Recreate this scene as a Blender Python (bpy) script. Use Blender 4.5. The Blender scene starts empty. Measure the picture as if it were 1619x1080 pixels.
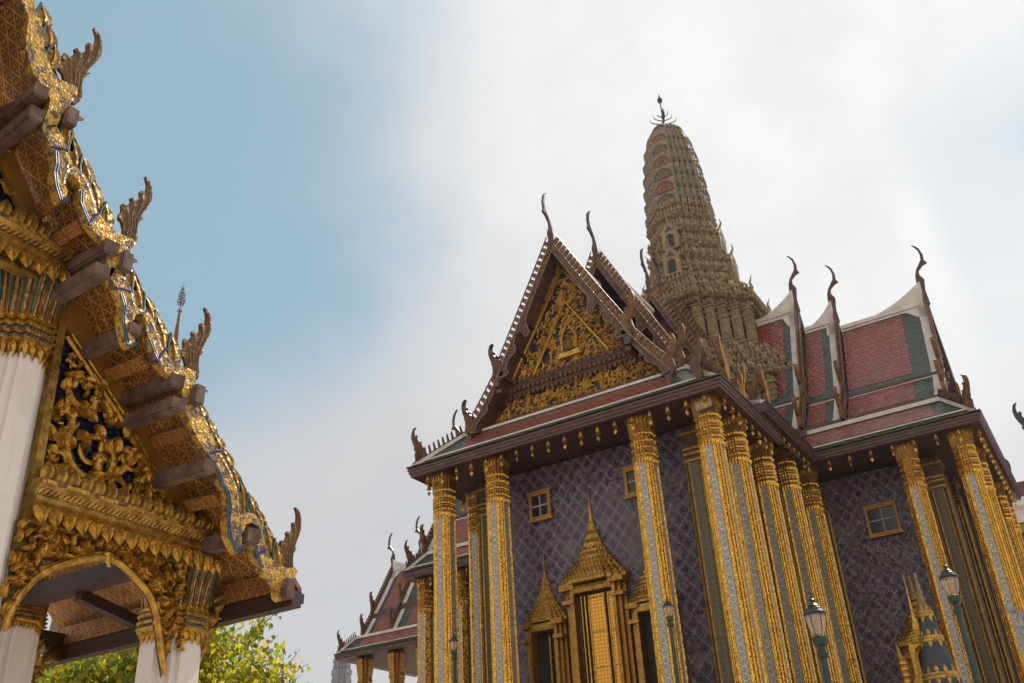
import bpy, math, random
from mathutils import Vector, Matrix
from mathutils.geometry import tessellate_polygon
import numpy as np
rad = math.radians
S = bpy.context.scene
col = S.collection

# ------------------------------------------------------------------ camera
cam_d = bpy.data.cameras.new("camera"); cam = bpy.data.objects.new("camera", cam_d); col.objects.link(cam)
YAW, PIT, ROL = -0.534, 0.512, -0.058
fwd = Vector((math.sin(YAW)*math.cos(PIT), math.cos(YAW)*math.cos(PIT), math.sin(PIT)))
rt = Vector((math.cos(YAW), -math.sin(YAW), 0)); up = rt.cross(fwd)
r2 = rt*math.cos(ROL)+up*math.sin(ROL); u2 = -rt*math.sin(ROL)+up*math.cos(ROL)
cam.matrix_world = Matrix(((r2.x, u2.x, -fwd.x, 0), (r2.y, u2.y, -fwd.y, 0), (r2.z, u2.z, -fwd.z, 1.6), (0, 0, 0, 1)))
cam_d.sensor_width = 36; cam_d.lens = 33.86; cam_d.clip_end = 3000; cam_d.clip_start = 0.1
S.camera = cam
# ------------------------------------------------------------------ light
SUN_AZ, SUN_EL = rad(6.0), rad(47.0)      # azimuth from +Y towards +X
sd = Vector((math.sin(SUN_AZ)*math.cos(SUN_EL), math.cos(SUN_AZ)*math.cos(SUN_EL), math.sin(SUN_EL)))
sun_d = bpy.data.lights.new("sun", 'SUN'); sun_d.energy = 4.5; sun_d.angle = rad(0.6); sun_d.color = (1, .93, .82)
sun = bpy.data.objects.new("sun", sun_d); col.objects.link(sun)
sun.rotation_euler = sd.to_track_quat('Z', 'Y').to_euler()
S.view_settings.view_transform = 'Standard'; S.view_settings.look = 'None'
S.view_settings.exposure = 0.0; S.view_settings.gamma = 1

# ------------------------------------------------------------------ node expressions
class X:
    def __init__(s, t, o): s.t = t; s.o = o
    def _m(s, op, *a, clamp=False):
        n = s.t.nodes.new('ShaderNodeMath'); n.operation = op; n.use_clamp = clamp
        for i, v in enumerate((s,)+a):
            if isinstance(v, X): s.t.links.new(v.o, n.inputs[i])
            else: n.inputs[i].default_value = v
        return X(s.t, n.outputs[0])
    def __add__(s, b): return s._m('ADD', b)
    __radd__ = __add__
    def __sub__(s, b): return s._m('SUBTRACT', b)
    def __rsub__(s, b): return (s*-1.0)+b
    def __mul__(s, b): return s._m('MULTIPLY', b)
    __rmul__ = __mul__
    def __truediv__(s, b): return s._m('DIVIDE', b)
    def fr(s): return s._m('FRACT')
    def ab(s): return s._m('ABSOLUTE')
    def gt(s, b): return s._m('GREATER_THAN', b)
    def lt(s, b): return s._m('LESS_THAN', b)
    def mx(s, b): return s._m('MAXIMUM', b)
    def mn(s, b): return s._m('MINIMUM', b)
    def pw(s, b): return s._m('POWER', b)
    def sq(s): return s._m('SQRT')
    def cl(s): return s._m('ADD', 0.0, clamp=True)
    def ss(s, a, b):
        n = s.t.nodes.new('ShaderNodeMapRange'); n.interpolation_type = 'SMOOTHSTEP'
        s.t.links.new(s.o, n.inputs[0]); n.inputs[1].default_value = a; n.inputs[2].default_value = b
        return X(s.t, n.outputs[0])
def rgb(c): return (c[0], c[1], c[2], 1.0)
def mixc(t, f, a, b):
    n = t.nodes.new('ShaderNodeMix'); n.data_type = 'RGBA'
    for i, v in ((0, f), (6, a), (7, b)):
        if isinstance(v, X): t.links.new(v.o, n.inputs[i])
        elif i == 0: n.inputs[i].default_value = v
        else: n.inputs[i].default_value = rgb(v)
    return X(t, n.outputs[2])
def noise(t, vec, scale, detail=3, rough=.55, lo=0., hi=1.):
    n = t.nodes.new('ShaderNodeTexNoise'); n.inputs['Scale'].default_value = scale
    n.inputs['Detail'].default_value = detail; n.inputs['Roughness'].default_value = rough
    t.links.new(vec.o, n.inputs['Vector']); o = X(t, n.outputs[0])
    return o.ss(lo, hi) if (lo, hi) != (0., 1.) else o
def voro(t, vec, scale, feature='F1'):
    n = t.nodes.new('ShaderNodeTexVoronoi'); n.inputs['Scale'].default_value = scale; n.feature = feature
    t.links.new(vec.o, n.inputs['Vector']); return X(t, n.outputs[0]), (X(t, n.outputs['Color']) if feature == 'F1' else None)

# ------------------------------------------------------------------ world: daylight sky with thin bright cloud towards the sun
W = bpy.data.worlds.new("World"); S.world = W; W.use_nodes = True
t = W.node_tree; t.nodes.clear()
out = t.nodes.new('ShaderNodeOutputWorld'); bg = t.nodes.new('ShaderNodeBackground'); bg.inputs[1].default_value = .12
t.links.new(bg.outputs[0], out.inputs[0])
sky = t.nodes.new('ShaderNodeTexSky'); sky.sky_type = 'NISHITA'; sky.sun_disc = False
sky.sun_elevation = SUN_EL; sky.sun_rotation = SUN_AZ; sky.air_density = 1.0; sky.dust_density = .6; sky.ozone_density = 1.3
tc = t.nodes.new('ShaderNodeTexCoord'); vec = X(t, tc.outputs['Generated'])
def vdot(t, v, d):
    n = t.nodes.new('ShaderNodeVectorMath'); n.operation = 'DOT_PRODUCT'; t.links.new(v.o, n.inputs[0])
    n.inputs[1].default_value = Vector(d).normalized(); return X(t, n.outputs['Value'])
glow = vdot(t, vec, sd)
db = vdot(t, vec, (-.68, .38, .62)); bl2 = vdot(t, vec, (.10, .88, .46)); back = vdot(t, vec, (.25, -.88, .40))
n1 = noise(t, vec, 3.4, 6, .5); n2 = noise(t, vec, 8., 7, .6)
m = (1.0-db.ss(.88, 1.01)*1.10-bl2.ss(.965, 1.0)*.42+(n1-.5)*1.15+(n2-.5)*.55+vdot(t, vec, (-.63, .75, .20)).ss(.93, 1.0)*.35).ss(-.02, 1.0)
cloud = mixc(t, glow.ss(.70, .985), (5.35, 5.4, 5.5), (8.1, 8.05, 8.0))
cloud = mixc(t, back.ss(.15, .95), cloud, (8.6, 8.0, 7.2))  # brighter, warmer cloud added behind the camera to light the fronts
skyb = mixc(t, .78, X(t, sky.outputs[0]), (2.95, 4.35, 5.15))
cloud = mixc(t, n2.ss(.35, .7)*.20, cloud, (4.2, 4.3, 4.5))
ST1, ST2 = (-0.9988, -0.046, -0.0167), (-0.9674, 0.1792, -0.1787)
def sun_ray(nrm, w):      # sun rays painted into the sky as bright bands
    return (1.0-vdot(t, vec, nrm).ab().ss(0.0, w))
st_ = (sun_ray(ST1, .034)+sun_ray(ST2, .028)*.8)*glow.ss(.86, .97)*n1.ss(.25, .6)*(1.0-glow.ss(.955, .99)*.8)
fin = mixc(t, m*.95, skyb, cloud)
fin = mixc(t, (st_*.5).cl(), fin, (8.6, 8.6, 8.6))
t.links.new(fin.o, bg.inputs[0])

# ------------------------------------------------------------------ materials
MATS = {}
def newmat(name):
    m = bpy.data.materials.new(name); m.use_nodes = True; t = m.node_tree; t.nodes.clear()
    o = t.nodes.new('ShaderNodeOutputMaterial'); p = t.nodes.new('ShaderNodeBsdfPrincipled'); t.links.new(p.outputs[0], o.inputs[0])
    MATS[name] = m; return m, t, p
def coords(t):
    tc = t.nodes.new('ShaderNodeTexCoord'); sp = t.nodes.new('ShaderNodeSeparateXYZ'); t.links.new(tc.outputs['UV'], sp.inputs[0])
    return X(t, tc.outputs['Object']), X(t, tc.outputs['UV']), X(t, sp.outputs[0]), X(t, sp.outputs[1])
def setp(t, p, base=None, rough=None, metal=None, height=None, hs=.3, hd=.01, glitter=None, spec=None):
    for k, v in (('Base Color', base), ('Roughness', rough), ('Metallic', metal), ('Specular IOR Level', spec)):
        if v is None: continue
        if isinstance(v, X): t.links.new(v.o, p.inputs[k])
        else: p.inputs[k].default_value = rgb(v) if k == 'Base Color' else v
    nrm = None
    if glitter is not None:
        colr, amt = glitter
        g = t.nodes.new('ShaderNodeNewGeometry')
        a = t.nodes.new('ShaderNodeVectorMath'); a.operation = 'SUBTRACT'; t.links.new(colr.o, a.inputs[0]); a.inputs[1].default_value = (.5, .5, .5)
        b = t.nodes.new('ShaderNodeVectorMath'); b.operation = 'SCALE'; t.links.new(a.outputs[0], b.inputs[0]); b.inputs['Scale'].default_value = amt
        c = t.nodes.new('ShaderNodeVectorMath'); c.operation = 'ADD'; t.links.new(b.outputs[0], c.inputs[0]); t.links.new(g.outputs['Normal'], c.inputs[1])
        d = t.nodes.new('ShaderNodeVectorMath'); d.operation = 'NORMALIZE'; t.links.new(c.outputs[0], d.inputs[0]); nrm = d.outputs[0]
    if height is not None:
        b = t.nodes.new('ShaderNodeBump'); b.inputs['Strength'].default_value = hs; b.inputs['Distance'].default_value = hd
        t.links.new(height.o, b.inputs['Height'])
        if nrm is not None: t.links.new(nrm, b.inputs['Normal'])
        nrm = b.outputs[0]
    if nrm is not None: t.links.new(nrm, p.inputs['Normal'])
def plain(name, c, rough=.6, metal=0., var=.25, sc=3., bump=.2, bsc=20., c2=None, bd=.01):
    m, t, p = newmat(name); ob, uv, u, v = coords(t)
    n = noise(t, ob, sc, 5, .6, .25, .75); d = c2 if c2 else tuple(x*(1-var) for x in c)
    base = mixc(t, n, d, c)
    setp(t, p, base, (noise(t, ob, sc*3, 3)-.5)*.3+rough, metal, noise(t, ob, bsc, 4), bump, bd); return m
plain('gold', (.70, .42, .075), .36, .85, c2=(.30, .16, .028), sc=9, bump=.8, bsc=26, bd=.02)
plain('bronze_gold', (.64, .37, .065), .40, .8, c2=(.32, .165, .03), sc=3, bump=.5, bsc=12, bd=.03)
plain('gold_old', (.58, .36, .075), .42, .75, c2=(.20, .11, .027), sc=7, bump=.7, bsc=25, bd=.02)
plain('ochre_wood', (.42, .23, .05), .55, .3, c2=(.30, .15, .03), sc=2)
m_, t, p = newmat('white'); ob, uv, u, v = coords(t)
mp_ = t.nodes.new('ShaderNodeMapping'); mp_.inputs['Scale'].default_value = (9, 9, .7); t.links.new(ob.o, mp_.inputs[0])
base = mixc(t, noise(t, ob, 1.2, 5, .6, .3, .7), (.79, .76, .73), (.70, .66, .63)); base = mixc(t, noise(t, X(t, mp_.outputs[0]), 1., 5, .65, .52, .75)*.45, base, (.45, .40, .36))
base = mixc(t, noise(t, ob, 14, 6, .7, .66, .72)*.5, base, (.40, .35, .31))
setp(t, p, base, .7, 0., noise(t, ob, 12, 5), .35, .012)
plain('white_trim', (.66, .62, .58), .7, c2=(.48, .43, .40), sc=1.5)
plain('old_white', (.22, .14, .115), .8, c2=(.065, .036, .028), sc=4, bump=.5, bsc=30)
plain('purple_wood', (.085, .034, .036), .38, c2=(.045, .018, .024), sc=2)
plain('dark_wood', (.055, .024, .020), .6, c2=(.030, .013, .012), sc=2)
plain('maroon', (.16, .045, .045), .6, c2=(.10, .03, .03), sc=1)
plain('dark_finial', (.11, .055, .035), .4, .4, c2=(.05, .028, .02), sc=5)
plain('gold_finial', (.22, .10, .028), .5, .35, c2=(.06, .03, .016), sc=3, bump=.6, bsc=15)
plain('stone_ground', (.50, .42, .34), .8, c2=(.40, .34, .28), sc=.5)
plain('post_green', (.016, .034, .030), .4, c2=(.015, .045, .045))
plain('black_metal', (.015, .015, .016), .35)
plain('grey_stone', (.35, .35, .37), .8, c2=(.2, .2, .22), sc=6)
plain('far_grey', (.30, .30, .34), .8, c2=(.2, .2, .24), sc=2)
plain('blue_tile', (.02, .045, .12), .3, c2=(.01, .02, .06))
plain('green_line', (.015, .12, .07), .3, c2=(.015, .06, .09), sc=6)
plain('blue_line', (.025, .03, .28), .35, c2=(.015, .015, .12))
plain('grey_mosaic', (.15, .14, .17), .3, .2, c2=(.06, .055, .08), sc=20)
plain('bark', (.16, .12, .09), .9, c2=(.08, .06, .045), sc=8, bump=.8)
plain('cone_green', (.030, .040, .046), .5, c2=(.018, .026, .03))
plain('dark_hole', (.012, .009, .010), .6)
plain('dark_glass', (.03, .03, .035), .12, c2=(.015, .015, .02))
plain('inner_red', (.05, .02, .02), .7)
def mosaic(name, ca, cb, cell=28., amt=.45, rough=.22, metal=.85, dirt=(.10, .07, .05), df=.35, bump=.4):
    m, t, p = newmat(name); ob, uv, u, v = coords(t)
    d, c = voro(t, ob, cell)
    sp = t.nodes.new('ShaderNodeSeparateXYZ'); t.links.new(c.o, sp.inputs[0]); r = X(t, sp.outputs[0])
    base = mixc(t, r, ca, cb); n = noise(t, ob, 4, 5, .6, .45, .7)
    base = mixc(t, n*df, base, dirt)
    setp(t, p, base, n*.3+rough, metal, d, bump, .01, glitter=(c, amt)); return m
mosaic('gold_mosaic', (.50, .26, .04), (.20, .09, .018), 26., .30, .32, .7, df=.35)
mosaic('rib_gold', (1.0, .60, .10), (.46, .24, .035), 20., .46, .24, .9, df=.25)
m_, t, p = newmat('board_mosaic'); ob, uv, u, v = coords(t)
d, c = voro(t, ob, 34.); n = noise(t, ob, 7., 6, .65, .47, .56); n2 = noise(t, ob, 26., 5, .7, .44, .60)
sp = t.nodes.new('ShaderNodeSeparateXYZ'); t.links.new(c.o, sp.inputs[0])
base = mixc(t, X(t, sp.outputs[0]), (.82, .50, .07), (.48, .26, .04)); base = mixc(t, (n*.75+n2*.45).cl(), base, (.105, .075, .060))
setp(t, p, base, n*.25+.36, .45, d, .5, .01, glitter=(c, .22))
mosaic('naga_brown', (.24, .13, .035), (.08, .042, .02), 30., .3, .45, .4, df=.4, dirt=(.09, .05, .03))
mosaic('brown_mosaic', (.13, .060, .028), (.045, .024, .018), 9., .30, .55, .2, df=.5, dirt=(.05, .03, .025))
mosaic('rim_mosaic', (.58, .44, .34), (.30, .21, .14), 36., .5, .3, .4, df=.2)
mosaic('rim_dull', (.38, .30, .24), (.16, .11, .08), 12., .4, .3, .3, df=.3)
mosaic('blue_mosaic', (.008, .022, .10), (.010, .010, .022), 26., .6, .2, .3, df=.5, dirt=(.012, .010, .016))
mosaic('pediment_blue', (.018, .018, .045), (.02, .014, .018), 8., .4, .45, .1, df=.4, dirt=(.03, .02, .02))
mosaic('fin_gold', (.46, .28, .04), (.13, .07, .025), 24., .38, .35, .5, df=.5, dirt=(.07, .05, .04))
# soffit stencil: gold lattice and florets on maroon boards
def lattice(name, ground, line, per, wear=.35, metal=.6):
    m, t, p = newmat(name); ob, uv, u, v = coords(t)
    U, V = u*(1/per), v*(1/per*.62)
    a = ((U+V).fr()-.5).ab(); b = ((U-V).fr()-.5).ab()
    mm = a.mx(b); q = (a+b)
    fl = mm.gt(.40).mx(mm.lt(.11)).mx(mm.gt(.19)*mm.lt(.29)*q.gt(.30))
    st_ = t.nodes.new('ShaderNodeMapping'); st_.inputs['Scale'].default_value = (3.4, .5, 1); t.links.new(uv.o, st_.inputs[0]); sn = noise(t, X(t, st_.outputs[0]), 1.0, 4, .6, .56, .66)
    n = noise(t, ob, 5, 5, .6, .38, .62).mx(sn); n2 = noise(t, ob, 40, 3, .6, .4, .6)
    f = fl*(1.0-n*wear)*(n2*.4+.6)
    st = noise(t, ob, 1.3, 4, .6, .45, .6)
    g = mixc(t, (st*.4+sn*.45).cl(), ground, tuple(x*2.2+.03 for x in ground))
    setp(t, p, mixc(t, f, g, line), .5, f*metal, f, .3, .006); return m
lattice('soffit', (.085, .030, .022), (1.0, .58, .09), .20, .5)
lattice('soffit_fine', (.12, .040, .022), (.80, .44, .08), .13, .5)
lattice('temple_soffit', (.05, .020, .017), (.20, .10, .035), .5)
# temple wall tiles
m_, t, p = newmat('wall_tile'); ob, uv, u, v = coords(t)
U, V = u*(1/.54), v*(1/.54*.8)
a = ((U+V).fr()-.5).ab(); b = ((U-V).fr()-.5).ab(); mm = a.mx(b); rr = (a*a+b*b).sq()
a2 = ((U+V+.5).fr()-.5).ab(); b2 = ((U-V+.5).fr()-.5).ab(); rc = (a2*a2+b2*b2).sq()
base = mixc(t, noise(t, ob, 1.2, 4, .6, .35, .65), (.040, .040, .115), (.048, .034, .052))
base = mixc(t, mm.gt(.40), base, (.14, .115, .155))
base = mixc(t, rr.lt(.30), base, (.016, .012, .020))
base = mixc(t, rr.lt(.30)*rr.gt(.245), base, (.15, .11, .14))
pet = ((a-b).ab()).lt(.035)*rr.lt(.19)*rr.gt(.06)
base = mixc(t, pet, base, (.13, .07, .08))
base = mixc(t, rc.lt(.125), base, (.34, .15, .06))
base = mixc(t, rc.lt(.06), base, (.05, .05, .14))
fl = lambda e: e-e.fr()
cmb = t.nodes.new('ShaderNodeCombineXYZ'); t.links.new(fl(U+V).o, cmb.inputs[0]); t.links.new(fl(U-V).o, cmb.inputs[1])
wn = t.nodes.new('ShaderNodeTexWhiteNoise'); t.links.new(cmb.outputs[0], wn.inputs['Vector']); cr_ = X(t, wn.outputs[0])
base = mixc(t, cr_*.35, base, (.030, .024, .036)); base = mixc(t, cr_.gt(.86)*.35, base, (.19, .15, .17))
base = mixc(t, noise(t, ob, .45, 5, .65, .45, .7)*.5, base, (.075, .055, .05))
vd, vc = voro(t, ob, 9.)
setp(t, p, base, noise(t, ob, 3, 4)*.25+.16, 0., rr.lt(.27)+mm.gt(.40)+vd*.5, .6, .02, glitter=(vc, .32))
# column mosaic band
m_, t, p = newmat('band_tile'); ob, uv, u, v = coords(t)
P_ = .24
a = ((u*(1/P_)+.5).fr()-.5).ab(); b = ((v*(1/P_)).fr()-.5).ab(); rr = (a*a+b*b).sq()
base = mixc(t, noise(t, ob, 9, 3, .6, .4, .6), (.54, .48, .38), (.38, .33, .26))
base = mixc(t, rr.lt(.36)*rr.gt(.26), base, (.05, .07, .22))
base = mixc(t, rr.lt(.13), base, (.10, .11, .30))
base = mixc(t, (a+b).gt(.80), base, (.10, .22, .10))
base = mixc(t, a.gt(.46), base, (.30, .26, .12))
vd, vc = voro(t, ob, 30.)
setp(t, p, base, .25, .15, rr, .2, .005, glitter=(vc, .25))
m_, t, p = newmat('dark_band_tile'); ob, uv, u, v = coords(t)
a = ((u*(1/.22)+.5).fr()-.5).ab(); b = ((v*(1/.22)).fr()-.5).ab(); rr = (a*a+b*b).sq()
base = mixc(t, rr.lt(.32)*rr.gt(.2), (.075, .07, .04), (.17, .12, .05))
setp(t, p, base, .35, .2)
# glazed roof tiles
def tiles(name, c, c2):
    m, t, p = newmat(name); ob, uv, u, v = coords(t)
    n = t.nodes.new('ShaderNodeTexBrick'); n.offset = .5; n.inputs['Scale'].default_value = 1.0
    n.inputs['Brick Width'].default_value = .42; n.inputs['Row Height'].default_value = .30; n.inputs['Mortar Size'].default_value = .045
    n.inputs['Mortar Smooth'].default_value = .4
    n.inputs['Color1'].default_value = rgb(c); n.inputs['Color2'].default_value = rgb(c2); n.inputs['Mortar'].default_value = rgb(tuple(x*.35 for x in c))
    t.links.new(uv.o, n.inputs['Vector'])
    hv = (v*(1/.30)).fr(); hu = (((u*(1/.42)+(((v*(1/.6)).fr()).gt(.5))*.5).fr())-.5).ab()
    base = mixc(t, noise(t, ob, .8, 5, .6, .35, .75)*.3, X(t, n.outputs[0]), tuple(x*.55 for x in c2))
    vd, vc = voro(t, ob, 4.5); base = mixc(t, noise(t, ob, .35, 4, .6, .45, .65)*.22, base, (.10, .075, .065))
    setp(t, p, base, noise(t, ob, 6, 3)*.25+.26, 0., hv*.8+hu*-.6+noise(t, ob, 2.5, 3)*.5, 1., .045, glitter=(vc, .16)); return m
tiles('tile_red', (.31, .060, .034), (.17, .036, .025))
tiles('tile_green', (.034, .060, .036), (.022, .036, .026))
# tower stucco
m_, t, p = newmat('tower_ochre'); ob, uv, u, v = coords(t)
n = noise(t, ob, .9, 5, .6, .35, .7); n2 = noise(t, ob, 7., 4, .65, .35, .65); vd, vc = voro(t, ob, 5.)
base = mixc(t, n, (.38, .285, .135), (.28, .205, .11)); base = mixc(t, n2*.5, base, (.15, .11, .065))
setp(t, p, base, .65, 0., n2+vd, .9, .06)
m_, t, p = newmat('tower_relief'); ob, uv, u, v = coords(t)
vd, vc = voro(t, ob, 4.); n2 = noise(t, ob, 7., 4, .65, .35, .65)
base = mixc(t, vd.ss(.1, .7), (.33, .25, .12), (.13, .098, .06)); base = mixc(t, n2*.4, base, (.17, .11, .07))
setp(t, p, base, .65, 0., vd, 1., .08)
plain('tower_maroon', (.12, .035, .035), .7, c2=(.07, .022, .025), sc=1.5)
plain('tower_green', (.06, .085, .05), .5, c2=(.035, .05, .035), sc=3)
plain('tower_grey', (.27, .215, .14), .7, c2=(.14, .11, .075), sc=3, bump=.7, bsc=6, bd=.05)
plain('tower_orange', (.20, .075, .04), .6, c2=(.12, .045, .03), sc=2)
def leafmat(name, c, c2, tr):
    m, t, p = newmat(name); ob, uv, u, v = coords(t)
    base = mixc(t, noise(t, ob, 1.2, 2, .5, .35, .65), c, c2)
    tb = t.nodes.new('ShaderNodeBsdfTranslucent'); t.links.new(mixc(t, .0, tr, tr).o, tb.inputs[0])
    ms = t.nodes.new('ShaderNodeMixShader'); ms.inputs[0].default_value = .5
    t.links.new(p.outputs[0], ms.inputs[1]); t.links.new(tb.outputs[0], ms.inputs[2])
    o = [n for n in t.nodes if n.type == 'OUTPUT_MATERIAL'][0]; t.links.new(ms.outputs[0], o.inputs[0])
    setp(t, p, base, .45)
leafmat('leaf', (.10, .15, .02), (.06, .10, .015), (.42, .55, .04))
leafmat('leaf_yellow', (.28, .24, .02), (.18, .18, .02), (.90, .72, .03))
m_, t, p = newmat('lamp_glass'); ob, uv, u, v = coords(t)
setp(t, p, (.80, .66, .50), .10, 0.); p.inputs['Alpha'].default_value = .32
m_, t, p = newmat('door_gold'); ob, uv, u, v = coords(t)
a = ((u*7).fr()-.5).ab(); b = ((v*7).fr()-.5).ab()
setp(t, p, mixc(t, (a+b).gt(.5), (.70, .36, .05), (.48, .22, .03)), .3, .8, (a-b).ab(), .4, .02)

# ------------------------------------------------------------------ mesh builder
class MB:
    def __init__(s): s.v = []; s.f = []
    def add(s, vs, fs):
        o = len(s.v); s.v += [tuple(x) for x in vs]; s.f += [tuple(i+o for i in f) for f in fs]; return s
    def box(s, x0, x1, y0, y1, z0, z1):
        return s.add([(x, y, z) for z in (z0, z1) for y in (y0, y1) for x in (x0, x1)],
                     [(0, 2, 3, 1), (4, 5, 7, 6), (0, 1, 5, 4), (2, 6, 7, 3), (0, 4, 6, 2), (1, 3, 7, 5)])
    def beam(s, p, q, w, h, upv=(0, 0, 1), w2=None, h2=None):
        p = Vector(p); q = Vector(q); d = (q-p).normalized(); a = d.cross(Vector(upv)).normalized(); b = a.cross(d)
        w2 = w if w2 is None else w2; h2 = h if h2 is None else h2
        vs = [p+a*x*w/2+b*y*h/2 for x, y in ((-1, -1), (1, -1), (1, 1), (-1, 1))]+[q+a*x*w2/2+b*y*h2/2 for x, y in ((-1, -1), (1, -1), (1, 1), (-1, 1))]
        return s.add(vs, [(0, 3, 2, 1), (4, 5, 6, 7), (0, 1, 5, 4), (1, 2, 6, 5), (2, 3, 7, 6), (3, 0, 4, 7)])
    def tube(s, pts, r, n=6, cap=True):
        pts = [Vector(p) for p in pts]; m = len(pts)
        if not hasattr(r, '__len__'): r = [r]*m
        rings = []; ref = None
        for i, p in enumerate(pts):
            d = (pts[min(i+1, m-1)]-pts[max(i-1, 0)]).normalized()
            if ref is None: ref = d.orthogonal().normalized()
            ref = (ref-d*ref.dot(d)); ref = ref.normalized() if ref.length > 1e-6 else d.orthogonal().normalized()
            b = d.cross(ref)
            rings.append([p+(ref*math.cos(k*2*math.pi/n)+b*math.sin(k*2*math.pi/n))*r[i] for k in range(n)])
        return s.loft(rings, cap)
    def loft(s, rings, cap=True, closed=True):
        n = len(rings[0]); vs = [p for r in rings for p in r]; fs = []
        for i in range(len(rings)-1):
            for k in range(n if closed else n-1):
                k2 = (k+1) % n; fs.append((i*n+k, i*n+k2, (i+1)*n+k2, (i+1)*n+k))
        if cap and closed:
            fs.append(tuple(range(n))[::-1]); fs.append(tuple((len(rings)-1)*n+k for k in range(n)))
        return s.add(vs, fs)
    def rev(s, prof, c=(0, 0, 0), n=16):       # lathe: [(z, r)]
        return s.loft([[(c[0]+r*math.cos(k*2*math.pi/n), c[1]+r*math.sin(k*2*math.pi/n), c[2]+z) for k in range(n)] for z, r in prof])
    def plate(s, poly, fr, c0, c1):             # polygon extruded between depths c0 and c1
        tr = tessellate_polygon([[Vector((a, b, 0)) for a, b in poly]]); n = len(poly)
        vs = [fr(a, b, c0) for a, b in poly]+[fr(a, b, c1) for a, b in poly]
        fs = [tuple(x) for x in tr]+[tuple(i+n for i in reversed(x)) for x in tr]
        fs += [(i, (i+1) % n, (i+1) % n+n, i+n) for i in range(n)]
        return s.add(vs, fs)
    def leaf(s, p, upv, outv, w, h, bulge=.3, both=True):
        p = Vector(p); U = Vector(upv).normalized(); O = Vector(outv); O = (O-U*O.dot(U)).normalized(); R = U.cross(O)
        b = bulge*w
        vs = [p-R*w*.28, p+R*w*.28, p+U*h*.38-R*w*.5, p+U*h*.38+R*w*.5, p+U*h, p+U*h*.35+O*b, p+U*h*.7-R*w*.26+O*b*.2, p+U*h*.7+R*w*.26+O*b*.2]
        fs = [(0, 1, 5), (0, 5, 2), (1, 3, 5), (2, 5, 6), (3, 7, 5), (6, 5, 4), (7, 4, 5)]
        if both:
            vs.append(p+U*h*.35-O*b*.6); fs += [(1, 0, 8), (0, 2, 8), (3, 1, 8), (2, 6, 8), (7, 3, 8), (6, 4, 8), (4, 7, 8)]
        return s.add(vs, fs)
    def petal(s, p, upv, outv, w, h, bulge=.35):      # rounded, pointed, ribbed petal
        p = Vector(p); U = Vector(upv).normalized(); O = Vector(outv); O = (O-U*O.dot(U)).normalized(); Rr = U.cross(O); rings = []
        for q, ww, bb in ((0, .34, .1), (.15, .46, .6), (.38, .5, 1.), (.62, .42, .9), (.82, .24, .55), (1., .02, .25)):
            c = p+U*h*q; rings.append([c-Rr*w*ww, c-Rr*w*ww*.55+O*bulge*w*bb*.85, c-Rr*w*ww*.12+O*bulge*w*bb*.7, c+O*bulge*w*bb*1.1, c+Rr*w*ww*.12+O*bulge*w*bb*.7, c+Rr*w*ww*.55+O*bulge*w*bb*.85, c+Rr*w*ww])
        return s.loft(rings, cap=False, closed=False)
    def mold(s, path, prof, closed=False):      # path [(x,y)], prof [(out, z)] ; out is to the right-hand side of travel
        n = len(path); rings = []
        for i, p in enumerate(path):
            p = Vector(p); a = Vector(path[i-1]) if (i or closed) else None; b = Vector(path[(i+1) % n]) if (i < n-1 or closed) else None
            d1 = (p-a).normalized() if a is not None else (b-p).normalized(); d2 = (b-p).normalized() if b is not None else d1
            n1 = Vector((d1.y, -d1.x)); n2 = Vector((d2.y, -d2.x)); mt = (n1+n2)
            mt = mt/max(.2, (1+n1.dot(n2)))
            rings.append([(p.x+mt.x*o, p.y+mt.y*o, z) for o, z in prof])
        if closed: rings.append(rings[0])
        return s.loft(rings, cap=not closed)
    def build(s, name, mat, parent=None, org=None, loc=None, smooth=False, kind=None):
        if org is None: org = ROOT.get(parent.name, (0, 0, 0)) if parent else (0, 0, 0)
        V = np.array(s.v, dtype=np.float64)-np.array(org)
        me = bpy.data.meshes.new(name); me.from_pydata(V.tolist(), [], s.f)
        me.materials.append(MATS[mat]); me.update()
        uvl = me.uv_layers.new(name='UV'); Vw = V+np.array(org); nl = len(me.loops)
        li = np.zeros(nl, dtype=np.int32); me.loops.foreach_get('vertex_index', li)
        lt = np.zeros(len(me.polygons), dtype=np.int32); me.polygons.foreach_get('loop_total', lt)
        pn = np.zeros(len(me.polygons)*3); me.polygons.foreach_get('normal', pn); pn = pn.reshape(-1, 3)
        N = np.repeat(pn, lt, axis=0); T1 = np.stack([-N[:, 1], N[:, 0], np.zeros(nl)], 1); L = np.linalg.norm(T1, axis=1)
        flat = L < .05; T1[flat] = (1, 0, 0); L[flat] = 1; T1 /= L[:, None]; T2 = np.cross(N, T1); T2[flat] = (0, 1, 0)
        Pw = Vw[li]; uvl.data.foreach_set('uv', np.stack([(Pw*T1).sum(1), (Pw*T2).sum(1)], 1).ravel())
        if smooth: me.polygons.foreach_set('use_smooth', [True]*len(me.polygons))
        o = bpy.data.objects.new(name, me); col.objects.link(o)
        if parent:
            o.parent = parent
            if parent.name in ROOT: ROOT[o.name] = ROOT[parent.name]
        if loc: o.location = loc
        if kind: o['kind'] = kind
        return o
ROOT = {}
def thing(name, label, cat, loc=(0, 0, 0), group=None):
    o = bpy.data.objects.new(name, None); col.objects.link(o); o.location = loc; o.empty_display_size = .3
    o['label'] = label; o['category'] = cat
    if group: o['group'] = group
    ROOT[o.name] = tuple(loc); return o
def tag(o, label, cat, group=None):
    o['label'] = label; o['category'] = cat
    if group: o['group'] = group
    return o
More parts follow.
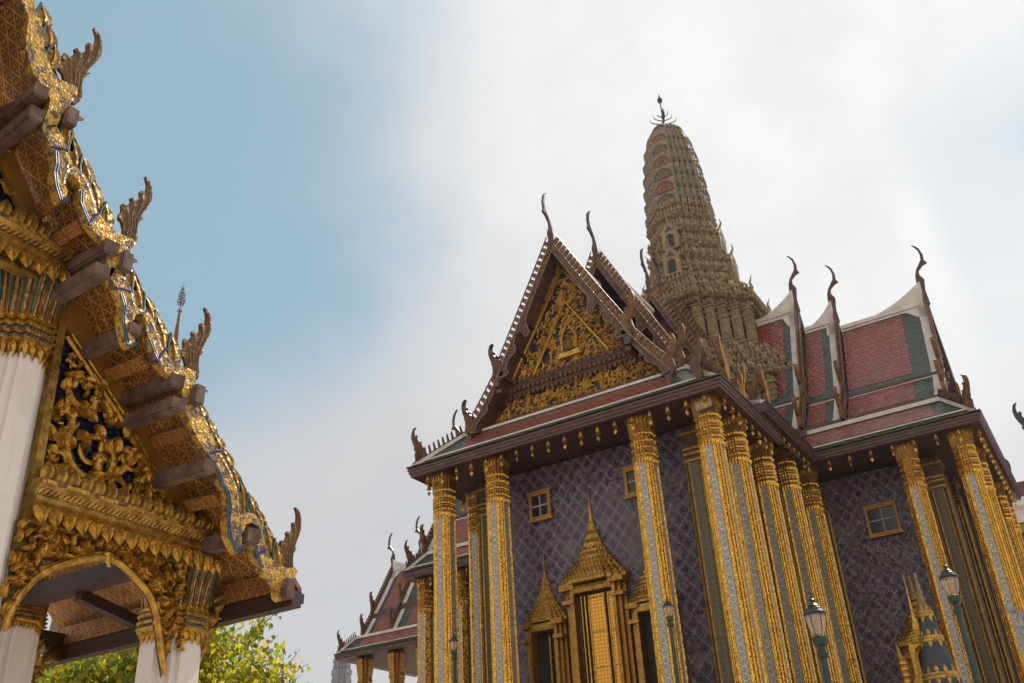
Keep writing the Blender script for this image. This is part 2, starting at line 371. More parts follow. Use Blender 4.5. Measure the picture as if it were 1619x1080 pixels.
def copy_tree(o, parent=None, loc=None, label=None, group=None):
    c = o.copy(); col.objects.link(c)
    if parent: c.parent = parent
    if loc: c.location = loc
    if label: c['label'] = label
    if group: c['group'] = group
    for ch in list(o.children): copy_tree(ch, c)
    return c
def redent(hw, c=.5, n=2):                      # stepped-corner square, counter-clockwise
    d = (1-c)/n; q = [(1, -c), (1, c)]
    for i in range(1, n):
        q += [(1-i*d, c+(i-1)*d), (1-i*d, c+i*d)]
    q += [(c, 1-d)] if False else []
    pts = []
    quad = [(1, c)]
    for i in range(1, n+1):
        quad += [(1-i*d, c+(i-1)*d), (1-i*d, c+i*d)]
    # quad ends at (c, 1)
    for k in range(4):
        cs, sn = [(1, 0), (0, 1), (-1, 0), (0, -1)][k]
        for x, y in quad: pts.append((hw*(x*cs-y*sn), hw*(x*sn+y*cs)))
    return pts
def rloft(mb, prof, c=.5, n=2, at=(0, 0, 0), sy=1.0):      # prof [(z, hw)]
    mb.loft([[(at[0]+x, at[1]+y*sy, at[2]+z) for x, y in redent(h, c, n)] for z, h in prof]); return mb
def around(hw, c, n, step, at=(0, 0)):          # points and outward normals along the outline
    P = redent(hw, c, n); out = []
    for i in range(len(P)):
        a = Vector(P[i]); b = Vector(P[(i+1) % len(P)]); L = (b-a).length
        if L < 1e-4: continue
        k = max(1, round(L/step)); d = (b-a)/L; nn = Vector((d.y, -d.x))
        for j in range(k):
            q = a+d*L*(j+.5)/k; out.append((q.x+at[0], q.y+at[1], nn.x, nn.y, L/k))
    return out
def smooth_path(pts, k=4):
    P_ = [Vector(p) for p in pts]; out = []
    for i in range(len(P_)-1):
        p0, p1, p2_, p3_ = P_[max(i-1, 0)], P_[i], P_[i+1], P_[min(i+2, len(P_)-1)]
        for j in range(k):
            t_ = j/k; out.append(.5*((2*p1)+(p2_-p0)*t_+(2*p0-5*p1+4*p2_-p3_)*t_*t_+(3*p1-p0-3*p2_+p3_)*t_**3))
    return out+[P_[-1]]
R = random.Random(7)
# outlines of the carved boards, in metres in their own gable plane (y, z)
T0 = [(3.78,11.06),(3.92,10.66),(4.01,10.58),(4.08,10.39),(4.13,10.23),(4.21,10.09),(4.29,9.99),(4.37,9.95),(4.48,9.98),(4.56,10.0),(4.62,10.0),(4.62,9.87),(4.57,9.74),(4.52,9.58),(4.47,9.3),(4.32,9.16),(4.32,9.31),(4.34,9.47),(4.33,9.61),(4.28,9.66),(4.19,9.73),(4.1,9.78),(4.0,9.92),(3.93,10.06),(3.9,10.23),(3.87,10.51),(3.75,10.65),(3.62,10.89)]
T1A = [(4.32,9.16),(4.46,9.32),(4.64,9.15),(4.68,9.06),(4.75,8.94),(4.71,8.87),(4.69,8.76),(4.69,8.66),(4.74,8.6),(4.76,8.56),(4.76,8.47),(4.72,8.39),(4.68,8.4),(4.6,8.55),(4.55,8.7),(4.55,8.82),(4.51,8.92),(4.46,9.01)]
T1B = [(4.69,8.66),(4.69,8.76),(4.71,8.87),(4.77,8.93),(4.85,8.93),(4.95,8.88),(5.03,8.79),(5.11,8.65),(5.16,8.52),(5.26,8.47),(5.35,8.42),(5.44,8.4),(5.57,8.42),(5.68,8.43),(5.66,8.33),(5.65,8.23),(5.55,8.06),(5.47,7.8),(5.42,7.8),(5.36,7.92),(5.44,8.18),(5.35,8.19),(5.22,8.23),(5.11,8.29),(5.03,8.38),(4.93,8.52),(4.88,8.66),(4.91,8.69),(4.87,8.77),(4.79,8.81),(4.74,8.78)]
T2A = [(5.42,7.8),(5.46,7.93),(5.57,7.94),(5.74,7.81),(5.78,7.7),(5.87,7.59),(5.83,7.53),(5.82,7.43),(5.85,7.32),(5.9,7.24),(5.91,7.14),(5.86,7.05),(5.8,7.09),(5.72,7.25),(5.68,7.4),(5.68,7.53),(5.62,7.62),(5.56,7.71)]
T2B = [(5.82,7.43),(5.83,7.53),(5.87,7.59),(5.95,7.62),(6.05,7.59),(6.13,7.51),(6.21,7.4),(6.28,7.26),(6.39,7.18),(6.51,7.13),(6.66,7.14),(6.8,7.14),(6.8,7.04),(6.78,6.92),(6.81,6.76),(6.67,6.63),(6.64,6.82),(6.64,6.92),(6.5,6.93),(6.37,6.96),(6.25,7.04),(6.18,7.13),(6.08,7.27),(6.02,7.41),(6.0,7.51),(5.93,7.54),(5.87,7.49)]
T3A = [(6.67,6.63),(6.83,6.79),(7.08,6.53),(7.28,6.27),(7.44,6.14),(7.56,5.99),(7.64,5.82),(7.69,5.61),(7.74,5.49),(7.76,5.24),(7.71,5.12),(7.64,5.17),(7.54,5.3),(7.5,5.46),(7.5,5.66),(7.44,5.82),(7.34,5.91),(7.27,6.03),(7.1,6.17),(6.86,6.41)]
T3B = [(7.71,5.44),(7.7,5.59),(7.79,5.65),(7.9,5.66),(8.01,5.62),(8.08,5.5),(8.13,5.35),(8.18,5.26),(8.26,5.18),(8.38,5.13),(8.54,5.13),(8.65,5.17),(8.71,5.12),(8.64,4.99),(8.58,4.94),(8.54,4.75),(8.47,4.71),(8.4,4.75),(8.37,4.89),(8.24,4.94),(8.1,5.03),(8.01,5.13),(7.95,5.27),(7.94,5.34),(8.02,5.36),(8.03,5.48),(7.98,5.53),(7.88,5.54),(7.8,5.5),(7.77,5.38)]
NAGA1 = [(4.66,11.06),(4.72,11.04),(4.77,11.0),(4.8,10.92),(4.82,10.84),(4.82,10.71),(4.78,10.57),(4.72,10.43),(4.69,10.36),(4.74,10.35),(4.69,10.26),(4.64,10.25),(4.67,10.12),(4.7,9.99),(4.7,9.89),(4.65,9.79),(4.6,9.77),(4.47,9.91),(4.46,10.0),(4.42,10.09),(4.36,10.12),(4.36,10.19),(4.39,10.26),(4.37,10.35),(4.38,10.4),(4.44,10.39),(4.46,10.37),(4.47,10.42),(4.51,10.5),(4.49,10.56),(4.51,10.59),(4.57,10.55),(4.6,10.59),(4.64,10.66),(4.62,10.75),(4.63,10.78),(4.67,10.79),(4.71,10.76),(4.72,10.82),(4.72,10.93),(4.7,10.99)]
FINS = [(3.98,10.82),(4.05,10.59),(4.1,10.61),(4.17,10.34),(4.25,10.38),(4.24,10.1),(4.58,9.49),(4.64,9.15),(4.69,9.33),(4.79,8.92),(4.86,9.14),(4.98,8.84),(5.02,8.93),(5.15,8.59),(5.26,8.7),(5.29,8.42),(5.7,8.08),(5.75,7.82),(5.77,7.99),(5.92,7.6),(5.96,7.81),(6.11,7.52),(6.14,7.66),(6.31,7.27),(6.4,7.47),(6.48,7.16),(6.81,6.87),(6.87,6.65),(6.91,6.78),(7.0,6.55),(7.07,6.63),(7.16,6.39),(7.2,6.47),(7.31,6.26),(7.36,6.32),(7.46,6.11),(7.52,6.14),(7.62,5.89),(7.67,6.02),(7.75,5.65),(7.82,5.88),(7.92,5.65),(7.96,5.74),(8.07,5.51),(8.13,5.58),(8.23,5.28),(8.32,5.42),(8.39,5.12)]
ARCHL = [(5.68,4.06),(5.7,4.25),(5.78,4.46),(5.95,4.69),(6.28,4.9),(6.7,5.06)]
ARCHR = [(6.7,5.06),(6.93,5.01),(7.17,4.88),(7.34,4.76),(7.46,4.6),(7.55,4.36),(7.62,4.15),(7.72,3.88)]
# ================================================================== setting
g = MB(); g.add([(-1500, -1500, 0), (1500, -1500, 0), (1500, 1500, 0), (-1500, 1500, 0)], [(0, 1, 2, 3)])
gr = g.build('ground', 'stone_ground'); gr['kind'] = 'structure'
g = MB(); g.box(-45, 16, 26, 62, .004, 4.0); te = g.build('terrace', 'stone_ground'); te['kind'] = 'structure'

# ================================================================== open pavilion on the left
PX, PY = -9.5, 3.3
pav = thing('open_pavilion', 'white columned open pavilion with gilded gable and tiered mosaic eaves at the left', 'pavilion', (-11.2, PY, 0))
def frX(x0): return lambda a, b, c: (x0+c, a, b)
def frXm(x0): return lambda a, b, c: (x0+c, 2*PY-a, b)
BX = -8.5
def naga_poly(sc, flip=1): return [((a-4.60)*sc*flip, (b-9.80)*sc) for a, b in NAGA1]
NAGA_RIBS = [[(4.52, 9.93), (4.53, 10.08), (4.49, 10.22), (4.45, 10.35)], [(4.57, 9.86), (4.58, 10.1), (4.55, 10.28), (4.57, 10.42), (4.52, 10.55)],
             [(4.62, 9.85), (4.63, 10.1), (4.60, 10.25), (4.65, 10.42), (4.68, 10.6), (4.65, 10.75)], [(4.66, 9.93), (4.66, 10.1), (4.66, 10.24), (4.70, 10.4), (4.77, 10.6), (4.78, 10.85), (4.73, 11.0)]]
def add_naga(parent, y, z, sc, fr, matn='naga_brown', th=.022, ribm='gold_finial', fl=1):
    m = MB(); m.plate([(y+a*fl, z+b) for a, b in naga_poly(sc)], fr, -th, th)
    o = m.build('naga_finial', matn, parent); r = MB()
    for rib in NAGA_RIBS:
        pts = [fr(y+(a-4.60)*sc*fl, z+(b-9.80)*sc, th) for a, b in rib]; r.tube(pts, [.010*sc]*len(pts), 4)
    r.build('flame_ridge', ribm, o); return o
def add_board(parent, poly, fr, th=.055):
    return MB().plate(poly, fr, -th, th).build('bargeboard', 'board_mosaic', parent)
boards = {}
for nm, poly in (('T0', T0), ('T1A', T1A), ('T1B', T1B), ('T2A', T2A), ('T2B', T2B), ('T3A', T3A), ('T3B', T3B)):
    boards[nm] = add_board(pav, poly, frX(BX))
    if nm in ('T0', 'T1A', 'T2A', 'T3A'): add_board(pav, poly, frXm(BX))
# coloured piping and pale rims on the boards
def line_on(bd, pts, r, matn, nm, off=.06):
    MB().tube([(BX+off, a, b) for a, b in pts], r, 6).build(nm, matn, bd)
hook = {'T1A': [(4.52, 8.98), (4.56, 8.83), (4.56, 8.70), (4.61, 8.55), (4.69, 8.41), (4.73, 8.40), (4.76, 8.48)],
        'T2A': [(5.62, 7.66), (5.69, 7.53), (5.69, 7.40), (5.73, 7.25), (5.81, 7.09), (5.86, 7.06), (5.91, 7.15)],
        'T3A': [(7.10, 6.19), (7.28, 6.03), (7.35, 5.91), (7.45, 5.82), (7.51, 5.66), (7.51, 5.46), (7.55, 5.30), (7.65, 5.17), (7.71, 5.13), (7.75, 5.22)]}
arch = {'T1B': [(4.91, 8.67), (4.93, 8.52), (5.03, 8.38), (5.10, 8.30)], 'T2B': [(6.09, 7.27), (6.18, 7.13), (6.25, 7.05)], 'T3B': [(7.95, 5.33), (7.96, 5.27), (8.02, 5.13), (8.10, 5.04)]}
for k, pts in list(hook.items())+list(arch.items()):
    line_on(boards[k], pts, .012, 'green_line', 'green_piping')
    line_on(boards[k], [(a+.028, b+.008) for a, b in pts], .010, 'blue_line', 'blue_piping')
rim = {'T1B': [(4.70, 8.64), (4.70, 8.76), (4.73, 8.86), (4.79, 8.90), (4.87, 8.89), (4.95, 8.83), (5.02, 8.75), (5.09, 8.62), (5.14, 8.50)],
       'T2B': [(5.84, 7.42), (5.84, 7.52), (5.88, 7.57), (5.95, 7.58), (6.04, 7.55), (6.12, 7.47), (6.19, 7.37), (6.26, 7.25)],
       'T3B': [(7.73, 5.42), (7.72, 5.57), (7.80, 5.62), (7.90, 5.63), (8.00, 5.58), (8.06, 5.48), (8.11, 5.35), (8.15, 5.27)],
       'T1A': [(4.68, 9.02), (4.71, 8.93), (4.70, 8.86)], 'T2A': [(5.76, 7.74), (5.79, 7.66), (5.84, 7.58)], 'T3A': [(7.29, 6.24), (7.46, 6.08), (7.57, 5.93), (7.63, 5.80), (7.67, 5.60)]}
for k, pts in rim.items(): line_on(boards[k], pts, .024, 'rim_mosaic', 'pale_rim', .035)
for (a, b), (c, d), k in (((4.47, 9.00), (4.66, 9.08), 'T1A'), ((5.56, 7.70), (5.76, 7.75), 'T2A'), ((7.14, 6.20), (7.30, 6.29), 'T3A'), ((5.08, 8.30), (5.18, 8.51), 'T1B'), ((6.24, 7.04), (6.33, 7.25), 'T2B'), ((7.99, 5.15), (8.14, 5.28), 'T3B')):
    line_on(boards[k], [(a, b), ((a+c)/2, (b+d)/2+.01), (c, d)], .018, 'blue_line', 'blue_ring', .055)
tiers_of = ['T0']*3+['T1A']*2+['T1B']*3+['T2A']*2+['T2B']*3+['T3A']*5+['T3A', 'T3A', 'T3B', 'T3B', 'T3B', 'T3B']
for i in range(len(FINS)//2):
    (ty, tz), (by, bz) = FINS[2*i], FINS[2*i+1]; d = Vector((0, ty-by, tz-bz)); d = d*1.0
    base = Vector((BX, by, bz))-d*.15+Vector((0, .02, .02)); L = d.length*1.22
    side = Vector((0, d.z, -d.y)).normalized(); w = .215
    ring = [(0, -.3), (0, .3), (.2, .5), (.45, .52), (.7, .36), (.88, .12), (1, -.12), (.85, -.2), (.6, -.38), (.3, -.45)]
    poly = [((base+d.normalized()*L*a+side*w*b).y, (base+d.normalized()*L*a+side*w*b).z) for a, b in ring]
    f = MB().plate(poly, frX(BX), -.02, .02).build('leaf_fin', 'fin_gold', boards[tiers_of[min(i, len(tiers_of)-1)]])
    mid = [(base+d.normalized()*L*a+side*w*b) for a, b in ((.05, .0), (.35, .08), (.7, .0), (.98, -.1))]
    rm = MB(); rm.tube([(BX+.022, p.y, p.z) for p in mid], [.022, .026, .018, .006], 5)
    edge = [(base+d.normalized()*L*a+side*w*b) for a, b in ((.1, -.38), (.35, -.44), (.6, -.38), (.85, -.2), (1, -.1))]
    e = MB().tube([(BX+.03, p.y, p.z) for p in edge], .016, 5)
    for mm_, src, mt in ((rm, 'gold_ridge', 'gold_mosaic'), (e, 'green_edge', 'green_line')):
        o = mm_.build(src, mt, None, org=ROOT[pav.name]); o.parent = f.parent
for (y, z), sc in (((4.60, 9.80), 1.), ((5.66, 8.36), .84), ((6.79, 7.02), .84), ((8.60, 5.02), .74)):
    add_naga(pav, y, z, sc, frX(BX)); 
    add_naga(pav, y, z, sc, frXm(BX))
# roof slopes
SL = [((3.3, 12.1), (3.9, 10.75)), ((3.8, 10.8), (4.62, 9.62)), ((4.35, 9.70), (5.68, 8.06)), ((5.45, 8.12), (6.78, 6.84)), ((6.55, 7.0), (8.92, 4.80))]
for i, ((a, b), (c, d)) in enumerate(SL):
    for mir in (0, 1):
        f = (lambda y: 2*PY-y) if mir else (lambda y: y)
        def sheet(dz0, dz1, xs, tilts, name, mt, par):
            mb = MB()
            for (x0, x1), (t0, t1) in zip(zip(xs, xs[1:]), zip(tilts, tilts[1:])):
                vs = [(x0, f(a), b+dz0+t0), (x0, f(c), d+dz0+t0), (x1, f(c), d+dz0+t1), (x1, f(a), b+dz0+t1)]; vs += [(x, y, z+dz1-dz0) for x, y, z in vs]
                mb.add(vs, [(0, 1, 2, 3), (4, 7, 6, 5), (0, 4, 5, 1), (2, 6, 7, 3), (1, 5, 6, 2), (3, 7, 4, 0)])
            return mb.build(name, mt, par)
        rf = sheet(.09, .17, (-8.56, -9.56, -13.3), (0, .24, .24), 'roof_slope', 'tile_red', pav)
        sheet(0, .085, (-8.60, -9.555), (.01, .24), 'soffit', 'soffit', rf)
        sheet(0, .085, (-9.56, -13.2), (.24, .24), 'inner_soffit', 'soffit_fine', rf)
# purlins carrying the overhang
for y, z, w, h in ((4.2, 9.61, .2, .2), (4.21, 9.27, .2, .2), (5.40, 8.15, .22, .2), (5.34, 7.79, .22, .2), (6.54, 6.90, .22, .19), (6.60, 6.62, .22, .17), (7.14, 6.02, .2, .2), (5.87, 7.28, .18, .18), (7.92, 5.37, .22, .22)):
    w *= .80; h *= .74; z += .02; p = MB().beam((-8.42, y, z), (-9.52, y+.15, z+.12), w, h); p.beam((-8.44, y, z-h*.5-.008), (-9.50, y+.148, z+.118-h*.5-.008), w*.7, .03)
    p.build('purlin', 'old_white', pav)
for y, z in ((5.59, 8.07), (6.83, 6.85), (8.52, 4.88), (4.58, 9.52)):
    b = MB().box(-8.60, -8.36, y-.055, y+.07, z-.13, z+.10); b.beam((-8.48, y+.05, z+.08), (-8.48, y+.2, z+.13), .12, .05, (1, 0, 0), .02, .02); b.build('purlin_end_block', 'old_white', pav)
for y, z in ((5.98, 7.34), (7.00, 6.50), (7.55, 5.80), (4.88, 8.72), (5.13, 8.40), (6.22, 7.10)):
    MB().beam((-8.66, y, z), (-9.48, y+.12, z+.12), .16, .06, (0, .75, .66)).build('batten', 'soffit_fine', pav)
e = MB().beam((-8.42, 8.70, 4.78), (-13.3, 8.70, 4.78), .16, .20); e.beam((-8.5, 8.86, 4.83), (-13.3, 8.86, 4.83), .10, .12); e.build('eave_beam', 'dark_wood', pav)
MB().box(-13.2, -8.62, 8.63, 8.72, 4.90, 5.16).build('eave_board', 'soffit_fine', pav)
MB().beam((-9.6, 7.62, 5.28), (-13.2, 7.62, 5.28), .22, .24).build('inner_beam', 'dark_wood', pav)
MB().beam((-12.95, 3.0, 4.95), (-12.95, 8.75, 4.95), .2, .22).build('rear_beam', 'dark_wood', pav)
MB().beam((-11.2, 7.62, 5.12), (-11.2, 8.7, 4.9), .14, .14).build('tie_beam', 'dark_wood', pav)
# gable wall: side pediment with scrollwork
PED = [(5.70, 7.95), (5.86, 7.72), (6.72, 6.92), (7.66, 6.02), (7.80, 5.66), (5.72, 5.62)]
pan = MB().plate(PED, frX(-9.62), 0, .03).build('pediment_panel', 'blue_mosaic', pav)
MB().plate([(5.55, 8.35), (5.78, 8.2), (6.67, 7.35), (7.40, 6.60), (8.35, 5.75), (8.2, 5.50), (7.62, 5.84), (6.74, 6.74), (5.86, 7.46), (5.76, 7.62), (5.55, 7.8)], frX(-9.60), 0, .06).build('raking_board', 'ochre_wood', pan)
fm = MB()
for o_, r_ in ((0, .035), (.06, .022)):
    fm.tube([(-9.52, 5.74+o_, 7.52+o_), (-9.52, 5.86+o_, 7.42+o_), (-9.52, 6.71+o_, 6.72+o_*.8), (-9.52, 6.73+o_, 6.60+o_)], r_, 6)
    fm.tube([(-9.52, 6.75+o_, 6.58+o_), (-9.52, 6.81+o_, 6.60+o_), (-9.52, 7.56+o_, 5.86+o_)], r_, 6)
fm.tube([(-9.5, 6.77, 6.76), (-9.5, 6.75, 6.54)], .05, 6)
fm.build('frame_moulding', 'gold', pan)
po = MB().beam((-9.52, 5.70, 5.66), (-9.52, 5.63, 7.72), .10, .10, (1, 0, 0)); po.build('pilaster_strip', 'gold_old', pan)
def frond(mb, x, y, z, ang, L, w, curl=1, th=.05):       # an acanthus frond that curls over
    n = 7; pts = []; a = ang; p = Vector((x, y, z)); rr = []
    for i in range(n+1):
        pts.append(p.copy()); s = i/n; rr.append(w*(.30+1.1*math.sin(math.pi*min(1, s*1.2))*(1-s*.6))*.46 if s < .98 else w*.03)
        p = p+Vector((th*.25*math.sin(s*3.1), math.cos(a)*L/n, math.sin(a)*L/n)); a += curl*(.15+.75*s*s)
    rings = []
    for i, p in enumerate(pts):
        d = (pts[min(i+1, n)]-pts[max(i-1, 0)]); d.x = 0; d.normalize(); sd_ = Vector((0, d.z, -d.y)); r_ = rr[i]
        rings.append([p-sd_*r_+Vector((-.01, 0, 0)), p-sd_*r_*.55+Vector((th*.7, 0, 0)), p+Vector((th*.35, 0, 0)), p+sd_*r_*.55+Vector((th, 0, 0)), p+sd_*r_+Vector((-.01, 0, 0))])
    mb.loft(rings, cap=False, closed=False)
def scroll(mb, x, y, z, r, turns, dirn, a0, tr, fronds=True):
    n = int(20*turns); pts = []; rr = []
    for i in range(n+1):
        s = i/n; a = a0+dirn*s*turns*2*math.pi; q = r*(1-.72*s)
        pts.append((x+.02*math.sin(s*6), y+math.cos(a)*q, z+math.sin(a)*q)); rr.append(tr*1.22*(1-.45*s))
        if fronds and i % 3 == 1 and s < .8:
            frond(mb, x, y+math.cos(a)*q, z+math.sin(a)*q, a+dirn*.9, r*.66*(1-.3*s), tr*3.4, dirn*1.0, tr*1.2)
            if i % 6 == 1: frond(mb, x, y+math.cos(a)*q*.9, z+math.sin(a)*q*.9, a+math.pi-dirn*.8, r*.5, tr*2.7, -dirn, tr*1.2)
    mb.tube(pts, rr, 7)
sc = MB()
for y, z, r_, tn, dr, a0, tr in ((6.36, 6.22, .40, 1.35, 1, 2.5, .052), (6.06, 6.93, .27, 1.3, -1, 1.2, .042), (7.17, 5.92, .17, 1.2, 1, 2.0, .03), (6.86, 6.32, .17, 1.2, -1, .5, .03), (5.90, 6.50, .15, 1.1, 1, 4.5, .03),
                                (5.92, 5.95, .17, 1.2, -1, 2.5, .03), (5.90, 7.27, .10, 1.0, -1, 0.5, .026), (6.72, 5.86, .17, 1.2, 1, 0, .028)):
    scroll(sc, -9.53, y, z, r_, tn, dr, a0, tr)
R.seed(3)
for i in range(46):
    while True:
        y = R.uniform(5.8, 7.5); z = R.uniform(5.75, 7.4)
        if z < 5.74+(7.62-y)*.92 and min((y-6.36)**2+(z-6.22)**2-.36**2, (y-6.06)**2+(z-6.93)**2-.25**2) > 0: break
    frond(sc, -9.555, y, z, R.uniform(.2, 2.9), R.uniform(.17, .32), .13, R.choice((-1, 1)), .04)
sc.build('gilded_scrollwork', 'gold', pan)
def deva(parent, x, y, z, s):                   # small carved praying figure in the scrollwork
    m = MB(); m.rev([(0, .05*s), (.06*s, .10*s), (.16*s, .085*s), (.24*s, .13*s), (.34*s, .14*s), (.38*s, .05*s), (.41*s, .04*s), (.44*s, .065*s), (.50*s, .075*s), (.55*s, .06*s), (.57*s, .07*s), (.60*s, .045*s), (.66*s, .03*s), (.80*s, .004)], (x, y, z), 12)
    for sgn in (-1, 1): m.tube([(x+.02, y+.12*s*sgn, z+.33*s), (x+.06*s, y+.15*s*sgn, z+.20*s), (x+.12*s, y+.02*s*sgn, z+.27*s)], [.04*s, .035*s, .025*s], 6)
    m.build('carved_figure', 'gold', parent, smooth=True)
deva(pan, -9.49, 6.42, 6.0, .62); deva(pan, -9.49, 6.24, 6.72, .5); deva(pan, -9.49, 7.20, 5.74, .42)
# entablatures: mouldings, upright leaf crest, hanging lotus petals
def entab(parent, y0, y1, z, s, x=-9.50):
    prof = [(-.1, 0), (.06, 0), (.06, .04*s), (.02, .06*s), (.02, .17*s), (.10, .20*s), (.15, .24*s), (.15, .28*s), (.11, .30*s), (.13, .36*s), (.19, .42*s), (.20, .46*s), (.16, .48*s), (-.1, .48*s)]
    m = MB().mold([(x, y0), (x, y1)], [(o, z+h) for o, h in prof])
    st = .062*s; n = int((y1-y0)/st)
    for i in range(n):
        yy = y0+(i+.5)*st; m.beam((x+.118, yy, z+.315*s), (x+.150, yy+.045, z+.372*s), .034*s, .030*s)
    en = m.build('entablature', 'gold_old', parent)
    n = max(2, round((y1-y0)/(.165*s))); lm = MB(); um = MB()
    for i in range(n):
        yy = y0+(i+.5)*(y1-y0)/n
        lm.petal((x+.10, yy, z+.20*s), (.35, .12, -1), (1, 0, .3), .172*s, .25*s, .5)
        um.petal((x+.14, yy, z+.46*s), (-.1, .0, 1), (1, 0, 0), .165*s, .24*s, .45)
        um.petal((x+.12, yy+.5*(y1-y0)/n, z+.46*s), (-.1, 0, 1), (1, 0, 0), .10*s, .17*s, .4)
    lm.build('lotus_petals', 'gold', en); um.build('leaf_crest', 'gold_old', en)
    MB().box(x+.198, x+.206, y0, y1, z+.415*s, z+.462*s).build('mosaic_strip', 'board_mosaic', en)
    return en
entab(pav, 5.66, 8.30, 5.20, 1.0)
entab(pav, PY*2-5.55, 5.50, 7.98, 1.05, -9.42)
entab(pav, PY*2-8.30, PY*2-5.66, 5.20, 1.0)
# main pediment behind the upper entablature
MB().plate([(1.3, 8.4), (5.4, 8.4), (4.5, 9.6), (3.8, 10.8), (3.3, 11.9), (2.8, 10.8), (2.1, 9.6)], frX(-9.62), 0, .03).build('main_pediment', 'blue_mosaic', pav)
for f_ in (frX(-9.58), frXm(-9.58)): MB().plate([(5.62, 8.2), (4.62, 9.55), (4.4, 9.45), (5.30, 8.2)], f_, 0, .06).build('raking_board', 'ochre_wood', pav)
ms = MB()
for i in range(40):
    y = R.uniform(1.8, 4.9); z = R.uniform(8.5, 9.6+max(0, 1.2-abs(y-PY)))
    if abs(y-PY) < (11.9-z)*.55: frond(ms, -9.55, y, z, R.uniform(.2, 2.9), R.uniform(.25, .5), .14, R.choice((-1, 1)), .06)
ms.build('gilded_scrollwork', 'gold', pav, smooth=True)
# columns
def pav_column(x, y, z0, z1, hw, ztop=None):
    m = MB(); rloft(m, [(0, hw*1.25), (.5, hw*1.25), (.55, hw*1.1), (.7, hw*1.08), (z0+.1, hw), (z1-.1, hw*.98)], .38, 3, (x, y, 0))
    c = m.build('column', 'white', pav)
    H = z1-z0; k = H/.95
    cp = MB(); rloft(cp, [(0, hw*1.00), (.10*k, hw*1.06), (.14*k, hw*1.10), (.36*k, hw*1.07), (.42*k, hw*1.03), (.7*k, hw*1.10), (.95*k, hw*1.34), (.96*k, hw*1.2)], .38, 3, (x, y, z0))
    P1 = around(hw*1.05, .38, 3, .085*k, (x, y))
    for a, b, nx, ny, L in P1:
        p = Vector((a, b, z0)); nn = Vector((nx, ny, 0))
        cp.leaf(p+Vector((0, 0, .13*k)), (0, 0, -1), nn, L*1.05, .20*k, .3)                       # lowest lotus, pointing down
        cp.leaf(p+nn*.015+Vector((0, 0, .36*k)), (0, 0, 1), nn, L*.9, .12*k, .3)
        for s_, o0, o1 in ((-.38, .0, .13), (.38, .0, .13)):                                      # paired beaded ribs
            tdir = Vector((-ny, nx, 0)); sc_ = 1+.0*k
            pts = []
            for h in (0, .2, .38, .5, .58):
                fl = .01+hw*.30*max(0, (h-.15)/.43)**1.6
                rel = Vector((a-x, b-y, 0)); pts.append(p+rel*(fl/hw)*.9+nn*.015+tdir*L*s_*(1+fl)+Vector((0, 0, (.40+h)*k-.02)))
            cp.tube(pts, [.011*k, .013*k, .013*k, .014*k, .006*k], 4)
        rel = Vector((a-x, b-y, 0)); cp.leaf(p+rel*.28+Vector((0, 0, .86*k)), nn*.25+Vector((0, 0, 1)), nn, L*1.1, .17*k, .3)
    for zz, fct in ((.135, 1.13), (.215, 1.13), (.30, 1.12), (.375, 1.10)):
        cp.mold([(x+q[0], y+q[1]) for q in reversed(redent(hw*fct, .38, 3))], [(-.02, z0+zz*k-.018*k), (.012, z0+zz*k-.01*k), (.012, z0+zz*k+.01*k), (-.02, z0+zz*k+.018*k)], True)
    capo = cp.build('capital', 'gold', c)
    gm = MB()
    for zz in (.175, .26):
        for a, b, nx, ny, L in around(hw*1.13, .38, 3, .04*k, (x, y)):
            gm.leaf((a, b, z0+(zz-.03)*k), (0, 0, 1), (nx, ny, 0), L*.95, .06*k, .5, False)
    gm.build('grey_mosaic_band', 'grey_mosaic', capo)
    gs = MB()
    for i, (a, b, nx, ny, L) in enumerate(P1):
        rel = Vector((a-x, b-y, 0)); gs.tube([Vector((a, b, z0+.44*k))+rel*.03, Vector((a, b, z0+.66*k))+rel*.10, Vector((a, b, z0+.88*k))+rel*.27], .016*k, 4)
    gs.build('mirror_strip', 'rim_mosaic' , capo)
    gs = MB()
    for i, (a, b, nx, ny, L) in enumerate(P1):
        rel = Vector((a-x, b-y, 0)); td = Vector((-ny, nx, 0))*L*.5; gs.tube([Vector((a, b, z0+.44*k))+rel*.03+td, Vector((a, b, z0+.66*k))+rel*.10+td, Vector((a, b, z0+.88*k))+rel*.27+td], .012*k, 4)
    gs.build('green_strip', 'green_line', capo)
    return c
pav_column(-9.84, 8.06, 4.35, 5.25, .35)
pav_column(-9.80, 5.33, 7.05, 8.15, .36)
pav_column(-9.84, 2*PY-8.06, 4.35, 5.25, .35)
pav_column(-9.80, 2*PY-5.33, 7.05, 8.15, .36)
pav_column(-12.65, 7.66, 4.90, 5.55, .36)
pav_column(-12.65, 2*PY-7.66, 4.90, 5.55, .36)
